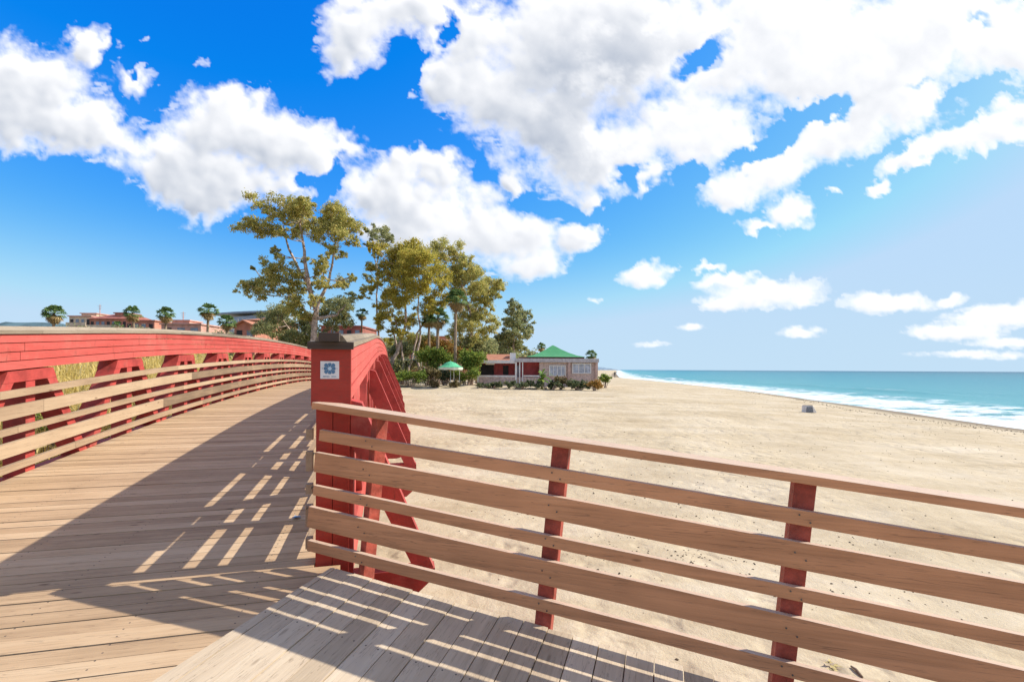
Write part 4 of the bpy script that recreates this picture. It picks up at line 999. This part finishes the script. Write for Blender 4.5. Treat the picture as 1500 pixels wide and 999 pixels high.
# blocks of flats and houses
def block(px0, px1, ytop, D, depth, label, wallm, floors, bays, roof='flat', rz=0, group=None, cat='building', fh=3.0, roofm=None, steps=()):
    a, b_ = at(px0, ytop, D), at(px1, ytop, D); g0 = GZ((a.x + b_.x) / 2, D) - .3; W_ = b_.x - a.x
    root = empty('terracotta_building', ((a.x + b_.x) / 2, D, g0)); tag(root, label, cat, group)
    H_ = a.z - g0; m1 = MB(); m1.hexa([(a.x, D, g0), (b_.x, D, g0), (b_.x, D + depth, g0), (a.x, D + depth, g0), (a.x, D, a.z), (b_.x, D, a.z), (b_.x, D + depth, a.z), (a.x, D + depth, a.z)])
    wl = m1.build('wall', wallm, root)
    rm = roofm or M['tile']
    if roof == 'flat':
        m1 = MB(); m1.box(((a.x + b_.x) / 2, D + depth / 2, a.z + .12), W_ + .5, depth + .5, .24); m1.build('roof', rm, root)
    elif roof == 'gable':
        rh = W_ * .24; m1 = MB(); cx_ = (a.x + b_.x) / 2
        for sgn in (-1, 1):
            xe = cx_ + sgn * (W_ / 2 + .5); q = [(xe, a.z - .25), (cx_, a.z + rh), (cx_, a.z + rh + .22), (xe, a.z - .03)]
            if sgn < 0: q = list(reversed(q))
            m1.prism([(x, D - .6, z) for x, z in q], [(x, D + depth + .4, z) for x, z in q])
        m1.build('roof', rm, root)
        m1 = MB(); m1.prism([(a.x, D - .01, a.z), (b_.x, D - .01, a.z), (cx_, D - .01, a.z + rh - .05)], [(a.x, D + .3, a.z), (b_.x, D + .3, a.z), (cx_, D + .3, a.z + rh - .05)]); m1.build('gable_wall', wallm, root)
    elif roof == 'hip':
        rh = min(2.2, W_ * .2); m1 = MB(); b0 = len(m1.v)
        m1.v += [Vector(q) for q in [(a.x - .5, D - .5, a.z), (b_.x + .5, D - .5, a.z), (b_.x + .5, D + depth + .5, a.z), (a.x - .5, D + depth + .5, a.z), (a.x + W_ * .28, D + depth / 2, a.z + rh), (b_.x - W_ * .28, D + depth / 2, a.z + rh)]]
        m1.f += [(0, 1, 5, 4), (1, 2, 5), (2, 3, 4, 5), (3, 0, 4), (3, 2, 1, 0)]; m1.build('roof', rm, root)
    for (sx0, sx1, sh_) in steps:            # roof turrets and stair heads
        m1 = MB(); xx0, xx1 = a.x + W_ * sx0, a.x + W_ * sx1; m1.box(((xx0 + xx1) / 2, D + depth * .4, a.z), xx1 - xx0, depth * .4, sh_, 0, True); t_ = m1.build('turret', wallm, root)
        m1 = MB(); m1.box(((xx0 + xx1) / 2, D + depth * .4, a.z + sh_ + .1), xx1 - xx0 + .5, depth * .4 + .5, .2); m1.build('turret_roof', rm, t_)
    for k in range(floors):
        z_ = a.z - 1.3 - k * fh
        if z_ < g0 + 1: break
        for j in range(bays):
            x = a.x + W_ * (j + .5) / bays; ww = min(1.8, W_ / bays * .55)
            m1 = MB(); m1.box((x, D - .02, z_), ww, .05, 1.35); wn = m1.build('window', M['glass'] if (j + k) % 3 else M['shade'], root)
            m1 = MB(); m1.box((x, D - .06, z_ - .72), ww + .3, .12, .08); m1.build('sill', M['white'], wn)
        if k % 2 == 0:
            m1 = MB(); m1.box(((a.x + b_.x) / 2, D - .6, z_ - 1.0), W_ * .9, 1.2, .18); bl_ = m1.build('balcony', wallm, root)
            m1 = MB(); m1.box(((a.x + b_.x) / 2, D - 1.17, z_ - .9), W_ * .9, .08, .7, 0, True); m1.build('parapet', M['cream'], bl_)
    return root
BGp = 'buildings on the far bank'
block(101, 133, 467, 115, 9, 'cream rooftop with dark eaves beside the leftmost palm', M['cream'], 2, 4, 'flat', group=BGp, roofm=M['terrap'], steps=((.25, .95, .9),))
block(131, 186, 470, 110, 10, 'dark-eaved terracotta building left of two far palms', M['terra'], 2, 7, 'hip', group=BGp, roofm=M['terrad'], steps=((.48, .8, 1.5),))
block(184, 226, 473, 105, 9, 'low terracotta house behind the second far palm', M['terra'], 2, 4, 'flat', group=BGp, roofm=M['terra'])
block(236, 294, 478, 92, 9, 'low pink house with two small dark windows above bridge cap', M['terrap'], 1, 3, 'flat', group=BGp, roofm=M['terrap'], steps=((.1, .55, .9),))
block(343, 373, 480, 74, 9, 'gabled terracotta house left of the dark eucalyptus', M['terra'], 2, 2, 'gable', group=BGp, steps=())
block(362, 402, 471, 84, 9, 'orange-brown house behind the gabled one, half hidden in leaves', M['terra'], 2, 3, 'hip', group=BGp)
block(470, 529, 480, 88, 10, 'dark red flat-roofed building directly behind the pillar', M['terrad'], 3, 5, 'flat', group=BGp, roofm=M['terrad'])
block(560, 620, 514, 74, 9, 'pinkish terraced building behind the leaning trunks', M['terra'], 3, 6, 'flat', group=BGp, roofm=M['cream'], steps=((.55, .85, 2.2),))
block(622, 705, 517, 78, 9, 'terracotta terraced building behind the palms', M['terrap'], 3, 7, 'flat', group=BGp, roofm=M['tile'], steps=((.1, .35, 2.6), (.6, .8, 1.5)))
# modern building with sweeping roof
a, b_ = at(318, 470, 150), at(402, 460, 150); mr = empty('modern_building', ((a.x + b_.x) / 2, 150, E - 1.8)); tag(mr, 'distant blue-grey building with a thin sweeping roof', 'building', BGp)
m1 = MB(); m1.hexa([(a.x + 2, 151, E - 2), (b_.x, 151, E - 2), (b_.x, 162, E - 2), (a.x + 2, 162, E - 2), (a.x + 2, 151, a.z + .6), (b_.x, 151, b_.z), (b_.x, 162, b_.z), (a.x + 2, 162, a.z + .6)]); m1.build('wall', plain('pale_blue_wall', (.33, .42, .54), .6, .2, .4), mr)
m1 = MB(); ps = [(a.x - 1 + (b_.x + 1 - a.x) * k / 8, E + (541 - (457 + 1.5 * ((8 - k) / 8) ** 2 * 3)) / 700 * 150) for k in range(9)]
for (x0, z0), (x1, z1) in zip(ps, ps[1:]): m1.hexa([(x0, 149.5, z0 - .5), (x1, 149.5, z1 - .5), (x1, 163, z1 - .5), (x0, 163, z0 - .5), (x0, 149.5, z0), (x1, 149.5, z1), (x1, 163, z1), (x0, 163, z0)])
m1.build('roof', M['bluegrey'], mr)
m1 = MB()
for k in range(1, 12): m1.box((a.x + 2 + (b_.x - a.x - 2) * k / 12, 150.97, E + 8), .3, .05, 7.5, 0, True)
m1.build('mullions', M['white'], mr)
# mast
for i, (px, y0, lb) in enumerate(((146, 449, 'thin antenna mast above the dark-eaved terracotta building'), (268, 459, 'short antenna mast above the low pink house'))):
    D = (114, 96)[i]; a = at(px, y0, D); gz_ = at(px, (470, 478)[i], D).z - 1; o = empty('antenna_mast', (a.x, D, gz_)); tag(o, lb, 'antenna', 'antenna masts')
    m1 = MB(); m1.tube([(a.x, D, gz_), (a.x, D, a.z)], [.1, .06], 6); m1.build('pole', M['terrap'], o)
    m1 = MB()
    for q in (.3, .7, 1.1): m1.box((a.x, D, a.z - q), 1.2 - q * .5, .05, .05)
    m1.build('crossbars', M['terrap'], o)
# woods closing the view behind
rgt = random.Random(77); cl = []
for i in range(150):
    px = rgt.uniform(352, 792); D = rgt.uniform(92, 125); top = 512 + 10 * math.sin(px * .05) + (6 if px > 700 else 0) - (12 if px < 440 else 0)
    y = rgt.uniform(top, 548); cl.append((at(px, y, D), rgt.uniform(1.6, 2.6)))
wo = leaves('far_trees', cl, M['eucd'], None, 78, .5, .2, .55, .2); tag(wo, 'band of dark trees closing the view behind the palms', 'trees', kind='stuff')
cl = []
for i in range(110):
    px = rgt.uniform(-60, 350); D = rgt.uniform(70, 92); y = rgt.uniform(499, 542); cl.append((at(px, y, D), rgt.uniform(1.1, 1.9)))
wo = leaves('bank_scrub', cl, M['eucd'], None, 79, .26, .1, .6, .2); tag(wo, 'green scrub on the far bank below the terracotta rooftops', 'scrub', kind='stuff')
# ------------------------------------------------------------------ small things
# person far along the beach
def person(loc, label, h=1.66):
    root = empty('person', loc); tag(root, label, 'person')
    v = [(0, 0, .93), (0, 0, 1.15), (0, 0, 1.38), (0, 0, 1.48), (0, .01, 1.60), (.17, 0, 1.40), (.22, .02, 1.13), (.21, .10, .90), (-.17, 0, 1.40), (-.22, .0, 1.13), (-.22, .06, .90), (.09, 0, .88), (.11, .03, .48), (.10, 0, .05), (.10, .12, .03), (-.09, 0, .88), (-.10, -.04, .48), (-.12, -.12, .05), (-.12, 0, .03)]
    e = [(0, 1), (1, 2), (2, 3), (3, 4), (2, 5), (5, 6), (6, 7), (2, 8), (8, 9), (9, 10), (0, 11), (11, 12), (12, 13), (13, 14), (0, 15), (15, 16), (16, 17), (17, 18)]
    rd = [.13, .12, .13, .055, .10, .06, .045, .035, .06, .045, .035, .085, .06, .045, .03, .085, .06, .045, .03]
    me = bpy.data.meshes.new('body'); me.from_pydata([tuple(c * h / 1.7 for c in q) for q in v], e, []); me.update()
    o = bpy.data.objects.new('body', me); col.objects.link(o); o.parent = root; me.materials.append(plain('dark_clothes', (.05, .055, .075), .9, .3, 4))
    sk = o.modifiers.new('skin', 'SKIN')
    for i, q in enumerate(me.skin_vertices[0].data): q.radius = (rd[i], rd[i] * .8)
    me.skin_vertices[0].data[0].use_root = True
    ss = o.modifiers.new('sub', 'SUBSURF'); ss.levels = 1; ss.render_levels = 2
    m1 = MB(); c = Vector(loc) + Vector((0, -.01, 1.63 * h / 1.7)); m1.lathe([(.02, -.02), (.095, .0), (.10, .06), (.06, .11), (.01, .125)], c, 10); m1.build('hair', M['shade'], root, True)
X_p, Y_p = 28.6, 133; person((X_p, Y_p, sand_z(X_p, Y_p)), 'tiny distant person in dark clothes standing by the waterline')
# white box on the sand
wbx = at(1187, 602, 27); wbx.y = 29; wbx.x = 437 / 700 * 29; wbx.z = sand_z(wbx.x, wbx.y); rt = empty('plastic_crate', wbx); tag(rt, 'small white and grey box lying alone on sand near the waterline', 'crate')
m1 = MB(); q = [(-.28, 0), (.42, 0), (.20, .40), (-.24, .42)]
m1.prism([(wbx.x + x, wbx.y, wbx.z + z) for x, z in q], [(wbx.x + x, wbx.y + .42, wbx.z + z) for x, z in q]); m1.build('body', M['white'], rt, False, .02)
m1 = MB(); q = [(-.25, .03), (.18, .03), (.14, .36), (-.21, .37)]
m1.prism([(wbx.x + x, wbx.y - .02, wbx.z + z) for x, z in q], [(wbx.x + x, wbx.y - .002, wbx.z + z) for x, z in q]); m1.build('opening', plain('grey_plastic', (.17, .19, .22), .6, .3, 12), rt)
m1 = MB(); m1.box((wbx.x - .02, wbx.y + .2, wbx.z + .425), .40, .36, .03); m1.build('lid', plain('brown_lid', (.16, .11, .08), .7, .3, 12), rt)
# driftwood stick and dry leaf scrap on the sand right behind the fence
def on_sand(px, py):
    D = 2.45 / ((py - 541) / 700)
    for _ in range(12): x = (px - 750) / 700 * D; D = (E - sand_z(x, D)) / ((py - 541) / 700)
    return Vector(((px - 750) / 700 * D, D, sand_z((px - 750) / 700 * D, D)))
a, b_ = on_sand(1249, 975), on_sand(1266, 991)
m1 = MB(); up_ = Vector((0, 0, .012)); m1.tube([a + up_, a.lerp(b_, .4) + up_ * 1.5 + Vector((.004, 0, 0)), a.lerp(b_, .75) + up_, b_ + up_], [.008, .012, .011, .006], 7)
st = m1.build('driftwood_stick', M['barkd'], None, True); tag(st, 'short dark stick lying on sand below the rightmost railing span', 'stick')
a = on_sand(1223, 977); m1 = MB(); r_ = random.Random(2)
for k in range(9):
    c = a + Vector((r_.uniform(-.05, .05), r_.uniform(-.05, .05), .006 + .004 * k)); an = r_.uniform(0, 6.28); L = r_.uniform(.03, .06); d = Vector((math.cos(an), math.sin(an), .1)) * L; s_ = Vector((-math.sin(an), math.cos(an), 0)) * L * .3
    b0 = len(m1.v); m1.v += [c - d, c + s_, c + d, c - s_]; m1.f.append((b0, b0 + 1, b0 + 2, b0 + 3))
sc_ = m1.build('dry_leaves', plain('dry_yellow_leaf', (.45, .36, .15), .8, .4, 30), None); tag(sc_, 'scrap of dry yellow leaves on sand left of the stick', 'leaves')
# blue scrap on the bridge deck
def on_deck(px, py):
    D = 1.3 / ((py - 541) / 700)
    for _ in range(14):
        x = (px - 750) / 700 * D; s_ = -.243 * x + .97 * D; D = (E - zdeck(s_)) / ((py - 541) / 700)
    x = (px - 750) / 700 * D; s_ = -.243 * x + .97 * D
    return Vector((x, D, zdeck(s_)))
a = on_deck(435, 761); m1 = MB(); r_ = random.Random(6); b0 = 0
for i in range(4):
    for j in range(4): m1.v.append(a + Vector(((i - 1.5) * .017 + r_.uniform(-.004, .004), (j - 1.5) * .02 + r_.uniform(-.004, .004), .006 + r_.uniform(0, .018))))
for i in range(3):
    for j in range(3): m1.f.append((i * 4 + j, (i + 1) * 4 + j, (i + 1) * 4 + j + 1, i * 4 + j + 1))
sc_ = m1.build('paper_scrap', plain('pale_blue_paper', (.16, .30, .48), .6, .3, 40), None); tag(sc_, 'crumpled pale blue scrap on bridge boards beside the railing end', 'litter')
# scattered weed, shells and pebbles
r_ = random.Random(31); v, f = [], []
def chip(x, y, s_):
    z = sand_z(x, y); n = r_.randint(4, 6); b0 = len(v); a0 = r_.uniform(0, 6.28); el_ = r_.uniform(.3, 1)
    for k in range(n):
        a = a0 + 6.283 * k / n; u_, w_ = math.cos(a) * s_ * r_.uniform(.6, 1.2), math.sin(a) * s_ * el_ * r_.uniform(.6, 1.2); v.append((x + u_ * math.cos(a0) - w_ * math.sin(a0), y + u_ * math.sin(a0) + w_ * math.cos(a0), z + .001))
    v.append((x, y, z + s_ * r_.uniform(.25, .7)))
    for k in range(n): f.append((b0 + k, b0 + (k + 1) % n, b0 + n))
for i in range(1500):                      # patches behind the railing
    g_ = r_.choice(((3.2, 6.8, .9, .8), (2.2, 6.2, 1.0, .9), (4.5, 6.0, 1.3, 1.2), (1.5, 8.5, 1.4, .8), (8, 14, 4, 3.5), (10, 18, 6, 5), (4, 11, 3, 3)))
    chip(r_.gauss(g_[0], g_[2]), max(3.2, r_.gauss(g_[1], g_[3])), r_.uniform(.006, .016) * (1 + .06 * g_[1]))
for i in range(1600):                      # strandline
    y = 12 + 120 * r_.random() ** 1.7; x = sx(y) - 5.2 - .8 * math.sin(y * .23) + r_.gauss(0, .35) * (1 if r_.random() < .8 else 3); chip(x, y, r_.uniform(.02, .06) * (1 + y * .006))
for i in range(700): y = 10 + 50 * r_.random(); x = sx(y) - r_.uniform(5, 13); chip(x, y, r_.uniform(.015, .04))
o = mesh_obj('beach_debris', v, f, plain('dark_weed_and_shell', (.10, .075, .05), .9, .6, 2)); tag(o, 'scattered dark weed, shells and pebbles on the sand', 'debris', kind='stuff')
